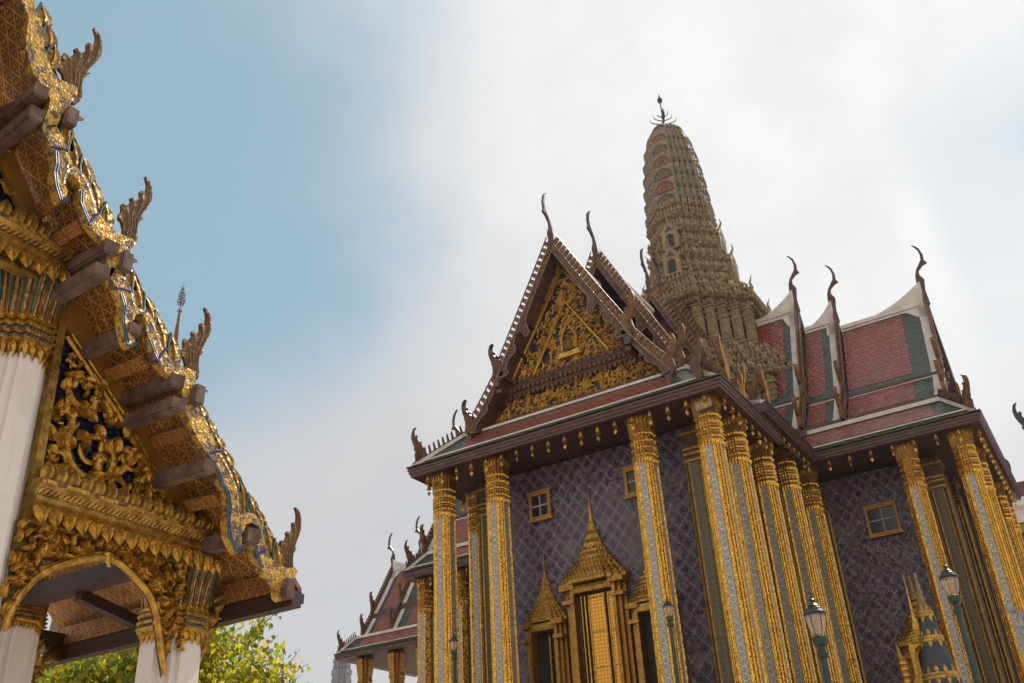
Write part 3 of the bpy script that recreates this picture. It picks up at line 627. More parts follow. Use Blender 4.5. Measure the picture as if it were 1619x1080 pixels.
# carved arch brackets between the columns
def arch_br(ptsL, ptsR, ztop, f, sgn=1):
    fr_ = lambda a, b, c: (-9.55+c, f(a), b)
    pts = ptsL+ptsR[1:]
    m = MB(); n = len(pts); rr = [.022]+[.05]*(n-2)+[.02]
    sp_ = smooth_path([fr_(a, b, .09) for a, b in ptsL], 4); m.tube(sp_, [.015]+[.04]*(len(sp_)-1), 8); sp_ = smooth_path([fr_(a, b, .09) for a, b in ptsR], 4); m.tube(sp_, [.04]*(len(sp_)-3)+[.035, .025, .012], 8)
    for off_ in (.07,): sp_ = smooth_path([fr_(a, b+off_*.8, .05) for a, b in ptsL]+[fr_(a+off_*.6, b+off_*.4, .05) for a, b in ptsR[1:-1]], 3); m.tube(sp_, .018, 6)
    k = ptsL[-1]; m.tube([fr_(k[0], k[1]+.03, .1), fr_(k[0]+.03, k[1]-.12, .13)], [.05, .02], 6)
    m.tube([fr_(7.46, 4.60, .1), fr_(7.47, 4.5, .14), fr_(7.44, 4.42, .12)], [.04, .04, .01], 6)
    a_ = m.build('arch_bracket', 'gold', pav)
    b = MB(); poly = [(pts[0][0]-.0, ztop)]+[(p[0], p[1]) for p in pts]+[(pts[-1][0]+.0, ztop)]
    b.plate([(5.60, ztop)]+pts+[(7.80, 4.3), (7.80, ztop)], fr_, 0, .02).build('bracket_backing', 'naga_brown', a_)
    s = MB()
    spots = [(5.86, 5.02, .12, 1), (5.80, 4.70, .09, -1), (6.12, 5.06, .09, -1), (6.40, 5.10, .07, 1), (7.05, 5.08, .07, -1), (7.30, 5.02, .10, 1), (7.55, 4.95, .12, -1), (7.58, 4.66, .10, 1), (7.66, 4.42, .07, -1)]
    for y, z, r_, d_ in spots: scroll(s, -9.49, f(y), z, r_, 1.1, d_, R.uniform(0, 6), .026)
    for i in range(150):
        i0 = R.randrange(n-1); q = R.random(); y = pts[i0][0]*(1-q)+pts[i0+1][0]*q; z0 = pts[i0][1]*(1-q)+pts[i0+1][1]*q
        if z0 < ztop-.1: 
            w_ = R.uniform(.03, 1); z = z0+.05+(ztop-z0-.1)*w_*.95
            if y > 7.5: y += R.uniform(0, .25)
            elif y < 5.75: y -= R.uniform(0, .1)
            frond(s, -9.50, f(y), z, R.uniform(.3, 2.8), R.uniform(.12, .23), .085, R.choice((-1, 1)), .045)
    s.build('bracket_carving', 'gold', a_)
arch_br(ARCHL, ARCHR, 5.22, lambda y: y)
# bracket strut on the outer side of the corner column
s = MB()
for i in range(14): frond(s, -9.75+R.uniform(-.1, .1), 8.45+R.uniform(0, .18)*(i/14), 4.25+i*.055, R.uniform(.3, 2.2), .16, .09, R.choice((-1, 1)), .05)
s.tube([(-9.8, 8.42, 4.0), (-9.8, 8.52, 4.4), (-9.8, 8.7, 4.75)], [.02, .045, .05], 7); s.build('eave_bracket', 'gold_old', pav, smooth=True)
s = MB(); s.tube([(-12.9, 8.1, 4.1), (-12.9, 8.25, 4.5), (-12.9, 8.6, 4.8)], [.03, .09, .1], 7)
for i in range(10): frond(s, -12.8, 8.15+R.uniform(0, .25)*(i/10), 4.2+i*.06, R.uniform(.3, 2.2), .2, .12, R.choice((-1, 1)), .05)
s.build('eave_bracket', 'gold_old', pav, smooth=True)
MB().box(-13.2, -9.0, -2.2, 8.8, 0.004, .45).build('plinth', 'white', pav)
# ================================================================== the royal temple
CX, CY = -17.37, 51.6
tmp = thing('temple', 'large royal temple with gilded mosaic columns, purple tiled walls, tiered roofs and an ochre tower', 'temple', (CX, CY, 4))
CUR = [tmp]
def newpart(nm, mb, mat, parent=None, **k): return mb.build(nm, mat, parent or CUR[0], **k)
# ---- walls
HWF = 5.0; YW = 35.0
wl = MB(); wl.box(CX-HWF, CX+HWF, YW, 44, 4, 17.62); wf = newpart('porch_wall', wl, 'wall_tile')
wl = MB(); wl.box(CX-5.6, CX+5.85, 42.6, 60, 4, 18.5); newpart('body_wall', wl, 'wall_tile')
wl = MB(); wl.box(CX-14.9, -5.1, 47.9, 66, 4, 18.55); wt = newpart('transept_wall', wl, 'wall_tile')
wl = MB(); wl.box(-5.098, -5.05, 48.4, 66, 4, 18.5)
for k in range(9): wl.box(-5.05, -4.95, 52.6+k*1.5, 53.1+k*1.5, 4, 18.3)
wl.build('side_panelling', 'brown_mosaic', wt)
# ---- eaves: one soffit slab and moulded fascia per roof level
def eave(path, closed_poly, z, fasc=True, nm='eave'):
    s = MB(); s.plate(closed_poly, lambda a, b, c: (a, b, z+c), .14, .20); o = newpart(nm, s, 'dark_wood')
    pr = [(-.35, z+.12), (-.02, z+.02), (.0, z), (.06, z+.0), (.07, z+.10), (.12, z+.13), (.12, z+.24), (.16, z+.27), (.18, z+.36), (.14, z+.38), (-.2, z+.42), (-.35, z+.3)]
    f = MB().mold(path, pr); f.build('fascia', 'purple_wood', o)
    t_ = MB().mold(path, [(.02, z+.425), (.20, z+.425), (.22, z+.47), (.02, z+.49)]); t_.build('tile_edge', 'tile_green', o)
    return o
Z1, Z2 = 17.60, 18.60
E1 = [(-24.65, 39.5), (-24.65, 32.29), (-10.10, 32.29), (-10.10, 39.2)]
eave(E1[::1], E1, Z1, nm='porch_eave')
E2 = [(CX-7.32, 45.0), (CX-7.32, 37.8), (-10.05, 37.8), (-10.05, 44.95), (-2.54, 44.95), (-2.54, 58.3)]
eave(E2[2:], [(CX-7.32, 45.2), (CX-7.32, 37.8), (-10.05, 37.8), (-10.05, 44.95), (-2.54, 44.95), (-2.54, 58.3), (CX-7, 58.3)], Z2, nm='body_eave')
eave([(-34.9, 58), (-34.9, 45.0), (CX-7.3, 45.0)], [(-34.9, 58), (-34.9, 45.0), (CX-7.3, 45.0), (CX-7.3, 58)], Z1, nm='transept_eave')
# ---- roof arms
ARM_R = random.Random(5)
CH = [(0, -.5), (0, 0), (.03, .4), (-.04, .8), (.05, 1.12), (.30, 1.4), (.46, 1.68), (.50, 2.05), (.42, 2.45), (.26, 2.72), (.12, 2.86)]
CW = [.12, .19, .23, .11, .075, .115, .09, .075, .062, .042, .008]
def chofa(parent, F, u, v, z, s=1.0, beak=True, lean=0.0):
    L = []; Rr = []
    pts = [(a+lean*b, b) for a, b in CH]
    for i, (a, b) in enumerate(pts):
        p0 = Vector(pts[max(i-1, 0)]); p1 = Vector(pts[min(i+1, len(pts)-1)]); d = (p1-p0).normalized(); n = Vector((-d.y, d.x))
        L.append(((a+n.x*CW[i]), (b+n.y*CW[i]))); Rr.append(((a-n.x*CW[i]), (b-n.y*CW[i])))
    Rr.insert(6, (pts[5][0]+.36, pts[5][1]+.02)); 
    poly = [(a*s, b*s) for a, b in L+Rr[::-1]]
    m = MB(); m.plate(poly, lambda a, b, c: F(u+a, v+c, z+b), -.06*s, .06*s)
    m.tube([F(u+a*s, v, z+b*s) for a, b in pts], [w*.75*s for w in CW], 6)
    return m.build('chofa_finial', 'dark_finial', parent)
def board_poly(v0, z0, v1, z1, w, hooks=True):
    # bargeboard in slope coordinates; straight top, hooked and scalloped underside
    L = math.hypot(v1-v0, z1-z0); dx, dz = (v1-v0)/L, (z1-z0)/L; nx, nz = -dz, dx      # n points outward/up for descending slopes (dx>0)
    if nz < 0: nx, nz = -nx, -nz
    h = w
    bot = [(1.0, -.2), (.98, -1.6), (.955, -1.9), (.93, -1.2), (.90, -.9), (.86, -1.0), (.82, -1.5), (.785, -1.5), (.765, -.95), (.75, -.62), (.715, -.50), (.68, -.62), (.665, -.95), (.675, -1.7), (.70, -2.35), (.685, -2.75), (.655, -2.6), (.625, -2.0), (.60, -1.45), (.56, -1.1), (.45, -1.0), (.25, -1.0), (0, -1.0)] if hooks else [(1, -.2), (.97, -1.3), (.93, -1.0), (.85, -.8), (.72, -1.0), (.66, -1.5), (.60, -1.4), (.55, -1.0), (.3, -.9), (0, -.9)]
    pts = [(0, 0), (.5, -.12), (1, 0)]+bot
    return [(v0+dx*s*L+nx*n_*h, z0+dz*s*L+nz*n_*h) for s, n_ in pts], (dx, dz, nx, nz, L)
def arm(org, d, gables, prof, skirt, hwE, uE, zE, inner=0., sides=(1, -1), chof=True, lean=0., rise=.42, scale=1.):
    """org: crossing; d: outward direction; gables: [(u, dz, kz, kw)]; prof: tiers [(v0,z0,v1,z1)]"""
    d = Vector(d); l = Vector((-d.y, d.x)); ox, oy = org
    def F(u, v, z): return (ox+d.x*u+l.x*v, oy+d.y*u+l.y*v, z)
    zb = prof[-1][3]
    for gi, (ug, dz, kw) in enumerate(gables):
        ui = gables[gi+1][0]+.2 if gi+1 < len(gables) else min(inner, ug-2.5)
        ztop = prof[0][1]; kz = (ztop+dz-zb)/(ztop-zb)
        T = [(a*kw, zb+(b-zb)*kz, c*kw, zb+(e-zb)*kz) for a, b, c, e in prof]
        ap = T[0][1]
        for sg in sides:
            for ti, (v0, z0, v1, z1) in enumerate(T):
                # concave slope in three facets
                K = 5; P = []
                sag = .14*(1 if ti == 0 else .4)
                for k in range(K+1):
                    s = k/K; P.append((sg*(v0+(v1-v0)*s), z0+(z1-z0)*s-math.sin(math.pi*s)*sag))
                v0_ = 0 if ti == 0 else v0
                def strip(u0, u1, k0, k1, lift, th, f0=0., f1=1.):
                    mb = MB()
                    for k in range(k0, k1):
                        (a0, b0), (a1, b1) = P[k], P[k+1]
                        q0 = f0 if k == k0 else 0.; q1 = f1 if k == k1-1 else 1.
                        A = (a0+(a1-a0)*q0, b0+(b1-b0)*q0); B = (a0+(a1-a0)*q1, b0+(b1-b0)*q1)
                        vs = [F(u0, A[0], A[1]+lift), F(u1, A[0], A[1]+lift), F(u1, B[0], B[1]+lift), F(u0, B[0], B[1]+lift)]
                        vs += [(x, y, z-th) for x, y, z in vs]
                        mb.add(vs, [(0, 1, 2, 3), (7, 6, 5, 4), (0, 4, 5, 1), (2, 6, 7, 3), (1, 5, 6, 2), (3, 7, 4, 0)])
                    return mb
                rf = newpart('roof_slope', strip(ui, ug-.02, 0, K, 0, .22), 'tile_green')
                if ug-ui > 1.3:
                    a_ = .85 if ug-ui > 4 else .35
                    strip(ui, ug-a_-.55, 0 if ti else 0, K, .03, .02, .35 if ti == 0 else .97, .60 if ti == 0 else .55).build('red_tile_field', 'tile_red', rf)
                strip(ug-.48, ug-.04, 0, K, .06, .05).build('plaster_margin', 'white_trim', rf)
                if ti == 0 and rise > .5:
                    w_ = min(2.4, (ug-ui)*.7); (a0, b0), (a1, b1) = P[0], P[1]; tri = [F(ug-w_, a0, b0+.06), F(ug-.05, a0, b0+.06), F(ug-.05, a1, b1+.06), F(ug-.6, a0+(a1-a0)*.75, b0+(b1-b0)*.75+.06), F(ug-w_*.45, a0+(a1-a0)*.28, b0+(b1-b0)*.28+.06)]
                    MB().add(tri+[(x, y, z-.04) for x, y, z in tri], [(0, 1, 2, 3, 4), (9, 8, 7, 6, 5)]+[(i, i+5, (i+1) % 5+5, (i+1) % 5) for i in range(5)]).build('plaster_saddle', 'white_trim', rf)
                strip(ui, ug-.2, 0, 1, .05, .04, 0. if ti == 0 else .30, .22 if ti == 0 else .95).build('plaster_ridge', 'white_trim', rf)
                # eave edge of this tier
                a0, b0 = P[-1]
                e = MB().beam(F(ui, a0+sg*.02, b0-.12), F(ug-.05, a0+sg*.02, b0-.12), .16, .26); e.beam(F(ui, a0+sg*.10, b0-.05), F(ug-.05, a0+sg*.10, b0-.05), .10, .14)
                e.build('tier_eave', 'purple_wood', rf)
                # soffit of the overhang
                s = MB()
                for k in range(K):
                    (a0, b0), (a1, b1) = P[k], P[k+1]
                    vs = [F(ug-2.0, a0, b0-.24), F(ug-.04, a0, b0-.24), F(ug-.04, a1, b1-.24), F(ug-2.0, a1, b1-.24)]; vs += [(x, y, z-.04) for x, y, z in vs]
                    s.add(vs, [(0, 1, 2, 3), (7, 6, 5, 4), (0, 4, 5, 1), (2, 6, 7, 3), (1, 5, 6, 2), (3, 7, 4, 0)])
                s.build('soffit', 'temple_soffit', rf)
                n_ = 5 if ti == 0 else 2; pl_ = []
                for k in range(n_):
                    q = (k+.6)/n_; v_ = sg*(v0+(v1-v0)*q); z_ = z0+(z1-z0)*q-.42
                    pl_.append((F(ug-2.0, v_, z_), F(ug+.02 if k % 2 else ug-.12, v_, z_), .17, .2))
                pl_.append((F(ug-2.0, sg*v1*.985, z1-.30), F(ug+.25, sg*v1*.985, z1-.30), .30, .34)); pl_.append((F(ug-2.0, sg*v1*.97, z1-.62), F(ug+.12, sg*v1*.97, z1-.62), .26, .22))
                for A_, B_, w_, h_ in pl_: MB().beam(A_, B_, w_, h_).build('purlin', 'purple_wood', rf)
                # bargeboard with crest of leaf fins
                poly, (dx, dz_, nx, nz, L) = board_poly(v0 if ti else .0, z0+.18, v1, z1+.12, .30 if ti == 0 else .27, ti == 0)
                b = MB(); fr_ = lambda a, c_, t_: F(ug+t_, sg*a, c_); b.plate(poly, fr_, -.06, .08)
                bo = b.build('bargeboard', 'brown_mosaic', rf)
                eg = MB(); nn_ = len(poly)
                eg.tube([fr_(a, c_, .09) for a, c_ in poly[3:]], .015, 4); eg.tube([fr_(a, c_, .09) for a, c_ in poly[:3]], .020, 4)
                eg.build('board_edging', 'rim_dull', bo)
                fn = MB(); st = .33; k = int(L/st)
                for i in range(k):
                    s_ = (i+.6)*st; bx, bz = v0*(1 if ti else 0)+dx*s_, z0+.18+dz_*s_-.05*math.sin(math.pi*s_/L)
                    dirv = Vector((nx*.55-dx*.0, nz*.55+.62)).normalized(); H_ = .44
                    tip = (bx+dirv.x*H_-dx*.13, bz+dirv.y*H_-dz_*.16)
                    fp = [(bx-dx*.10, bz-dz_*.10-.06), (bx+dx*.10, bz+dz_*.10-.06), (bx+dx*.12+nx*.16, bz+dz_*.12+nz*.16), (bx+dx*.05+nx*.36, bz+dz_*.05+nz*.36), tip, (bx-dx*.12+nx*.34, bz-dz_*.12+nz*.34), (bx-dx*.11+nx*.12, bz-dz_*.11+nz*.12)]
                    fn.plate(fp, fr_, -.035, .045)
                fn.build('leaf_fin_crest', 'gold_finial', bo)
                # naga finial at the foot of the tier
                sN = (1.75 if sg*l.x > 0 and d.y < 0 else 1.5) if ti < len(T)-1 else 1.4
                nm_ = MB(); zf = z1+.05; fN = lambda a, c_, t_: F(ug+t_, sg*a, c_)
                nm_.plate([(v1+(a*.95)*1.0+.08, zf+c_) for a, c_ in naga_poly(sN)], fN, -.08, .10)
                no = nm_.build('naga_finial', 'dark_finial' if sg*l.x+sg*l.y*0 < 0 and d.y < 0 else 'gold_finial', rf)
                rb = MB()
                for rib in NAGA_RIBS: rb.tube([fN(v1+(a-4.60)*sN*.95+.08, zf+(c_-9.80)*sN, .10) for a, c_ in rib], .03, 4)
                rb.build('flame_ridge', 'gold_finial', no)
        # plaster swoosh that carries the ridge up to the chofa
        Lr = ug-ui; sw = MB(); n = 12; A = []; B = []
        for i in range(n+1):
            s = i/n; u_ = ug-min(3.6, Lr)*(1-s); zt = ap+.05-1.25*(1-s)**2.0*0+0
            A.append((u_, ap+.08+rise*s**1.9)); B.append((u_, ap-.3))
        sw.plate(A+B[::-1], lambda a, c_, t_: F(a, t_, c_), -.13, .13)
        # side webs widening downwards like the lime-plaster saddle
        so = newpart('ridge_saddle', sw, 'white_trim')
        rd = MB().beam(F(ui, 0, ap+.02), F(ug-.3, 0, ap+.02), .42, .22); rd.build('ridge_cap', 'white_trim', so)
        ch = MB().plate([(-.28*1.2, ap-.7), (0, ap+.3), (.28*1.2, ap-.7), (0, ap-.35)], lambda a, c_, t_: F(ug+t_, a, c_), -.1, .12)
        ch.build('apex_plate', 'gold_finial', so)
        if chof:
            c_ = chofa(so, F, ug+.02, 0, ap+rise-.25, .98*scale, lean=lean); c_.name = 'chofa_finial'
            MB().tube([F(ug+.02, 0, ap-.1), F(ug+.02, 0, ap+rise)], [.2, .12], 6).build('chofa_neck', 'dark_finial', so)
    # skirt roof round the arm, hipped at the outer corners
    a, zt = skirt
    for kind in ('side+', 'side-', 'front'):
        t1 = uE-(hwE-a)
        if kind == 'front': q = [(uE, hwE, zE), (uE, -hwE, zE), (t1, -a, zt), (t1, a, zt)]
        elif kind == 'side+':
            if 1 not in sides: continue
            q = [(inner, hwE, zE), (uE, hwE, zE), (t1, a, zt), (inner, a, zt)]
        else:
            if -1 not in sides: continue
            q = [(uE, -hwE, zE), (inner, -hwE, zE), (inner, -a, zt), (t1, -a, zt)]
        vs = [F(*p) for p in q]; vs += [(x, y, z-.12) for x, y, z in vs]
        rf = newpart('skirt_roof', MB().add(vs, [(0, 1, 2, 3), (7, 6, 5, 4), (0, 4, 5, 1), (2, 6, 7, 3), (1, 5, 6, 2), (3, 7, 4, 0)]), 'tile_green')
        def lerp(p, q_, s): return tuple(p[i]+(q_[i]-p[i])*s for i in range(3))
        lo0, lo1 = lerp(q[0], q[3], .30), lerp(q[1], q[2], .30); hi0, hi1 = lerp(q[0], q[3], .86), lerp(q[1], q[2], .86)
        ins = 1.3 if kind == 'front' else 1.6
        def pt(u0, u1, p, q_): return None
        r_ = [lerp(lo0, lo1, .12 if kind in ('front', 'side-') else 0), lerp(lo0, lo1, .88 if kind in ('front', 'side+') else 1), lerp(hi0, hi1, .93 if kind in ('front', 'side+') else 1), lerp(hi0, hi1, .07 if kind in ('front', 'side-') else 0)]
        vs = [F(p[0], p[1], p[2]+.025) for p in r_]; vs += [(x, y, z-.02) for x, y, z in vs]
        MB().add(vs, [(0, 1, 2, 3), (7, 6, 5, 4), (0, 4, 5, 1), (2, 6, 7, 3), (1, 5, 6, 2), (3, 7, 4, 0)]).build('red_tile_field', 'tile_red', rf)
        tw_ = .15 if d.y < 0 else .28; tp = MB().beam(F(*q[3][:2], zt+.02), F(*q[2][:2], zt+.02), tw_, tw_*.75); tp.build('plaster_top', 'white_trim', rf)
        ln = MB().beam(F(*lerp(q[0], q[3], .2)[:2], lerp(q[0], q[3], .2)[2]+.03), F(*lerp(q[1], q[2], .2)[:2], lerp(q[1], q[2], .2)[2]+.03), .10, .07); ln.build('plaster_line', 'white_trim', rf)
    for sg in sides:
        p, q = (uE, sg*hwE, zE), (uE-(hwE-a), sg*a, zt)
        h = MB().beam(F(p[0], p[1], p[2]+.05), F(q[0], q[1], q[2]+.08), .22, .16); hp = newpart('hip_ridge', h, 'white_trim')
        h2 = MB().beam(F(p[0], p[1], p[2]+.17), F(q[0], q[1], q[2]+.20), .12, .10)
        pv, qv = Vector(F(*p)), Vector(F(*q)); D = (qv-pv); n = 11
        for i in range(n):
            b_ = pv+D*(i+.9)/(n+.6)+Vector((0, 0, .18)); dd = D.normalized()
            sl_ = dd*.5; h2.beam(b_, b_+Vector((0, 0, .46))-D.normalized()*.10, .09, .215, dd.cross(Vector((0, 0, 1))), .05, .17)
        h2.build('hip_crest', 'brown_mosaic', hp)
        dd = Vector((D.x, D.y, 0)).normalized()
        fr_ = lambda a_, c_, t_: (pv.x-dd.x*a_+dd.y*t_, pv.y-dd.y*a_-dd.x*t_, pv.z+c_)
        if d.y < 0 and sg*l.x > 0:      # right porch corner: a pair, one on each eave
            pv = pv+Vector((-.45, .1, 0)); fr_ = lambda a_, c_, t_: (pv.x+a_, pv.y+t_, pv.z+c_)
            pw = pv+Vector((.45, .75, 0)); f2 = lambda a_, c_, t_: (pw.x+t_, pw.y-a_, pw.z+c_)
            n2_ = MB().plate([(a_-.25, c_+.15) for a_, c_ in naga_poly(1.7)], f2, -.09, .09).build('naga_finial', 'gold_finial', hp)
            rb = MB()
            for rib in NAGA_RIBS: rb.tube([f2((a_-4.6)*1.7-.25, (c_-9.8)*1.7+.15, .10) for a_, c_ in rib], .03, 4)
            rb.build('flame_ridge', 'gold', n2_)
        nn = MB().plate([(a_-.25, c_+.15) for a_, c_ in naga_poly(1.45)], fr_, -.09, .09)
        no = nn.build('naga_finial', 'dark_finial', hp)
        for s_ in (.09, -.09):
            rb = MB()
            for rib in NAGA_RIBS: rb.tube([fr_((a_-4.6)*1.45-.25, (c_-9.8)*1.45+.15, s_) for a_, c_ in rib], .028, 4)
            rb.build('flame_ridge', 'gold_finial', no)
    return F
profF = [(0, 28.0, 3.38, 21.8), (3.15, 22.0, 5.0, 19.5)]
Ff = arm((CX, CY), (0, -1), [(18.0, 0, 1.0), (13.1, 1.9, 1.10), (6.1, 3.4, 1.18), (4.1, 4.9, 1.26)], profF, (5.55, 19.72), 7.27, CY-32.29, Z1+.45, inner=8.)
profR = [(0, 28.5, 3.13, 22.96), (2.87, 23.2, 5.0, 20.95)]
Fr = arm((CX, CY), (1, 0), [(13.7, 0, 1.0), (8.8, .6, 1.03), (6.75, 2.1, 1.08)], profR, (5.2, 20.65), 6.65, CX*-1-2.54, Z2+.45, inner=4., scale=.98, rise=1.35)
profL = [(0, 27.1, 2.5, 21.8), (2.3, 22.0, 4.1, 19.3)]
Fl = arm((CX, 50.2), (-1, 0), [(16.9, 0, 1.0), (9., .9, 1.03)], profL, (4.2, 19.2), 5.2, 17.53, Z1+.45, inner=4., sides=(1,), rise=.9)
# body hips at the second eave
for sx in (1, -1):
    x0 = CX+sx*7.32; xi = CX+sx*5.3
    vs = [(x0, 37.8, Z2+.45), (x0, 45.2, Z2+.45), (xi, 45.2, 20.3), (xi, 39.8, 20.3)]; vs2 = [(CX+sx*7.32, 37.8, Z2+.45), (xi, 39.8, 20.3), (CX+sx*3, 39.8, 20.3), (CX+sx*3, 37.8, Z2+.45)]
    for q, nm in ((vs, 'a'), (vs2, 'b')):
        q2 = q+[(x, y, z-.12) for x, y, z in q]
        rf = newpart('skirt_roof', MB().add(q2, [(0, 1, 2, 3), (7, 6, 5, 4), (0, 4, 5, 1), (2, 6, 7, 3), (1, 5, 6, 2), (3, 7, 4, 0)]), 'tile_green')
    pv, qv = Vector((x0, 37.8, Z2+.45)), Vector((xi, 39.8, 20.3)); D = qv-pv; dd = Vector((D.x, D.y, 0)).normalized()
    hp = newpart('hip_ridge', MB().beam(pv+Vector((0, 0, .05)), qv+Vector((0, 0, .06)), .22, .16), 'white_trim')
    for k, s_ in enumerate((1.6, 1.6)):
        o2 = pv+Vector((-.5*sx*(1-k), .5*k, 0))
        fr_ = (lambda a_, c_, t_: (o2.x+sx*a_, o2.y+t_, o2.z+c_)) if k == 0 else (lambda a_, c_, t_: (o2.x+t_, o2.y-a_, o2.z+c_))
        no = MB().plate([(a_-.25, c_+.1) for a_, c_ in naga_poly(s_)], fr_, -.09, .09).build('naga_finial', 'gold_finial', hp)
        rb = MB()
        for rib in NAGA_RIBS: rb.tube([fr_((a_-4.6)*s_-.25, (c_-9.8)*s_+.1, -.10 if k == 0 else .10) for a_, c_ in rib], .03, 4)
        rb.build('flame_ridge', 'gold', no)
# ---- front pediment
YP = 34.62
frP = lambda a, b, c: (CX+a, YP-c, b)
pd = newpart('pediment', MB().plate([(-5.2, 19.2), (5.2, 19.2), (3.2, 22.0), (.05, 27.5), (-.05, 27.5), (-3.2, 22.0)], frP, -.1, 0), 'pediment_blue')
MB().plate([(-.12, 27.0), (-3.35, 21.5), (-3.65, 21.3), (-3.85, 21.62), (-3.45, 22.2), (-.1, 27.8)], frP, .01, .20).build('raking_board', 'ochre_wood', pd)
MB().plate([(.12, 27.0), (3.35, 21.5), (3.65, 21.3), (3.85, 21.62), (3.45, 22.2), (.1, 27.8)], frP, .01, .20).build('raking_board', 'ochre_wood', pd)
for sx in (1, -1): MB().plate([(sx*3.6, 21.2), (sx*5.0, 19.5), (sx*5.4, 19.6), (sx*4.0, 21.5)], frP, .01, .20).build('raking_board', 'ochre_wood', pd)
fm = MB()
for pts, r_ in (([(-3.35, 21.7), (0, 27.0), (3.35, 21.7)], .07), ([(-2.1, 21.75), (0, 25.2), (2.1, 21.75)], .07), ([(-4.9, 19.7), (-3.7, 21.1)], .06), ([(4.9, 19.7), (3.7, 21.1)], .06)):
    fm.tube([frP(a, b, .17) for a, b in pts], r_*1.15, 6)
nic = [(-.38, 22.55), (-.38, 23.3), (-.28, 23.6), (0, 24.0), (.28, 23.6), (.38, 23.3), (.38, 22.55), (-.38, 22.55)]
fm.tube([frP(a, b, .16) for a, b in nic], .06, 6); fm.plate([(-.6, 22.3), (.6, 22.3), (.5, 22.55), (-.5, 22.55)], frP, 0, .25)
fm.build('frame_moulding', 'gold', pd)
MB().rev([(0, .25), (.12, .28), (.2, .15), (.45, .2), (.55, .1), (.6, .13), (.75, .1), (.95, .01)], (CX, YP-.15, 22.6), 10).build('niche_figure', 'gold_finial', pd)
def band(z, hw, hgt, nm):
    m = MB().mold([(CX-hw, YP-.02), (CX+hw, YP-.02)], [(-.05, z), (.28, z), (.30, z+.1*hgt), (.20, z+.2*hgt), (.16, z+.45*hgt), (.30, z+.6*hgt), (.34, z+.72*hgt), (.30, z+.85*hgt), (.18, z+hgt), (-.05, z+hgt)])
    o = m.build(nm, 'brown_mosaic', pd); n = int(2*hw/.24)
    for dy, dz, dr_, w_, h_ in ((-.26, hgt-.02, 1, .22, .26), (-.30, .62*hgt, -1, .2, .22), (-.30, 0, -1, .2, .18)):
        l = MB()
        for i in range(n): l.leaf((CX-hw+(i+.5)*2*hw/n, YP+dy, z+dz), (0, 0, dr_), (0, -1, 0), w_, h_, .3)
        l.build('leaf_row', 'gold_finial', o)
band(21.15, 3.80, .62, 'pediment_band'); band(19.62, 5.2, .36, 'pediment_foot')
def foliage(mb, inside, x0, x1, z0, z1, n, L, w, y=YP-.02, seed=1, ax=0):
    r = random.Random(seed)
    for i in range(n):
        x = r.uniform(x0, x1); z = r.uniform(z0, z1)
        if not inside(x, z): continue
        a = r.uniform(.15, 3.0); n_ = 4; p = Vector((x, 0, z)); cu = r.choice((-1, 1))*r.uniform(.35, .8); l_ = L*r.uniform(.7, 1.3); rings = []
        for k in range(n_+1):
            s = k/n_; ww = w*math.sin(math.pi*(.15+.85*s))*.5+.004; sd_ = Vector((math.sin(a), 0, -math.cos(a)))
            c = p; rings.append([frP(c.x-sd_.x*ww, c.z-sd_.z*ww, 0.02), frP(c.x, c.z, .10+.05*r.random()), frP(c.x+sd_.x*ww, c.z+sd_.z*ww, 0.0)])
            p = p+Vector((math.cos(a), 0, math.sin(a)))*l_/n_; a += cu
        mb.loft(rings, cap=False, closed=False)
fo = MB(); foliage(fo, lambda x, z: abs(x) < (26.8-z)*.61-.05, -3.3, 3.3, 21.85, 27, 1250, .38, .052, seed=2)
foliage(fo, lambda x, z: abs(x) < 4.75-(z-19.9)*.75, -4.8, 4.8, 20.0, 21.1, 520, .34, .06, seed=4)
fo.build('gilded_foliage', 'bronze_gold', pd, smooth=True)
MB().box(-12.35, -10.95, 34.15, 34.3, 19.2, 20.0).build('corner_parapet', 'brown_mosaic', pd)
# right-arm and left-arm pediments (seen edge-on)
for xg, sx, dz in ((-5.75, 1, .7), (-32.3, -1, -.9)):
    fr2 = lambda a, b, c: (xg+sx*c, CY+a, b)
    o = newpart('side_pediment', MB().plate([(-4.9, 19.2+dz), (4.9, 19.2+dz), (2.9, 21.6+dz), (0, 27.4+dz), (-2.9, 21.6+dz)], fr2, -.1, 0), 'gold_finial')
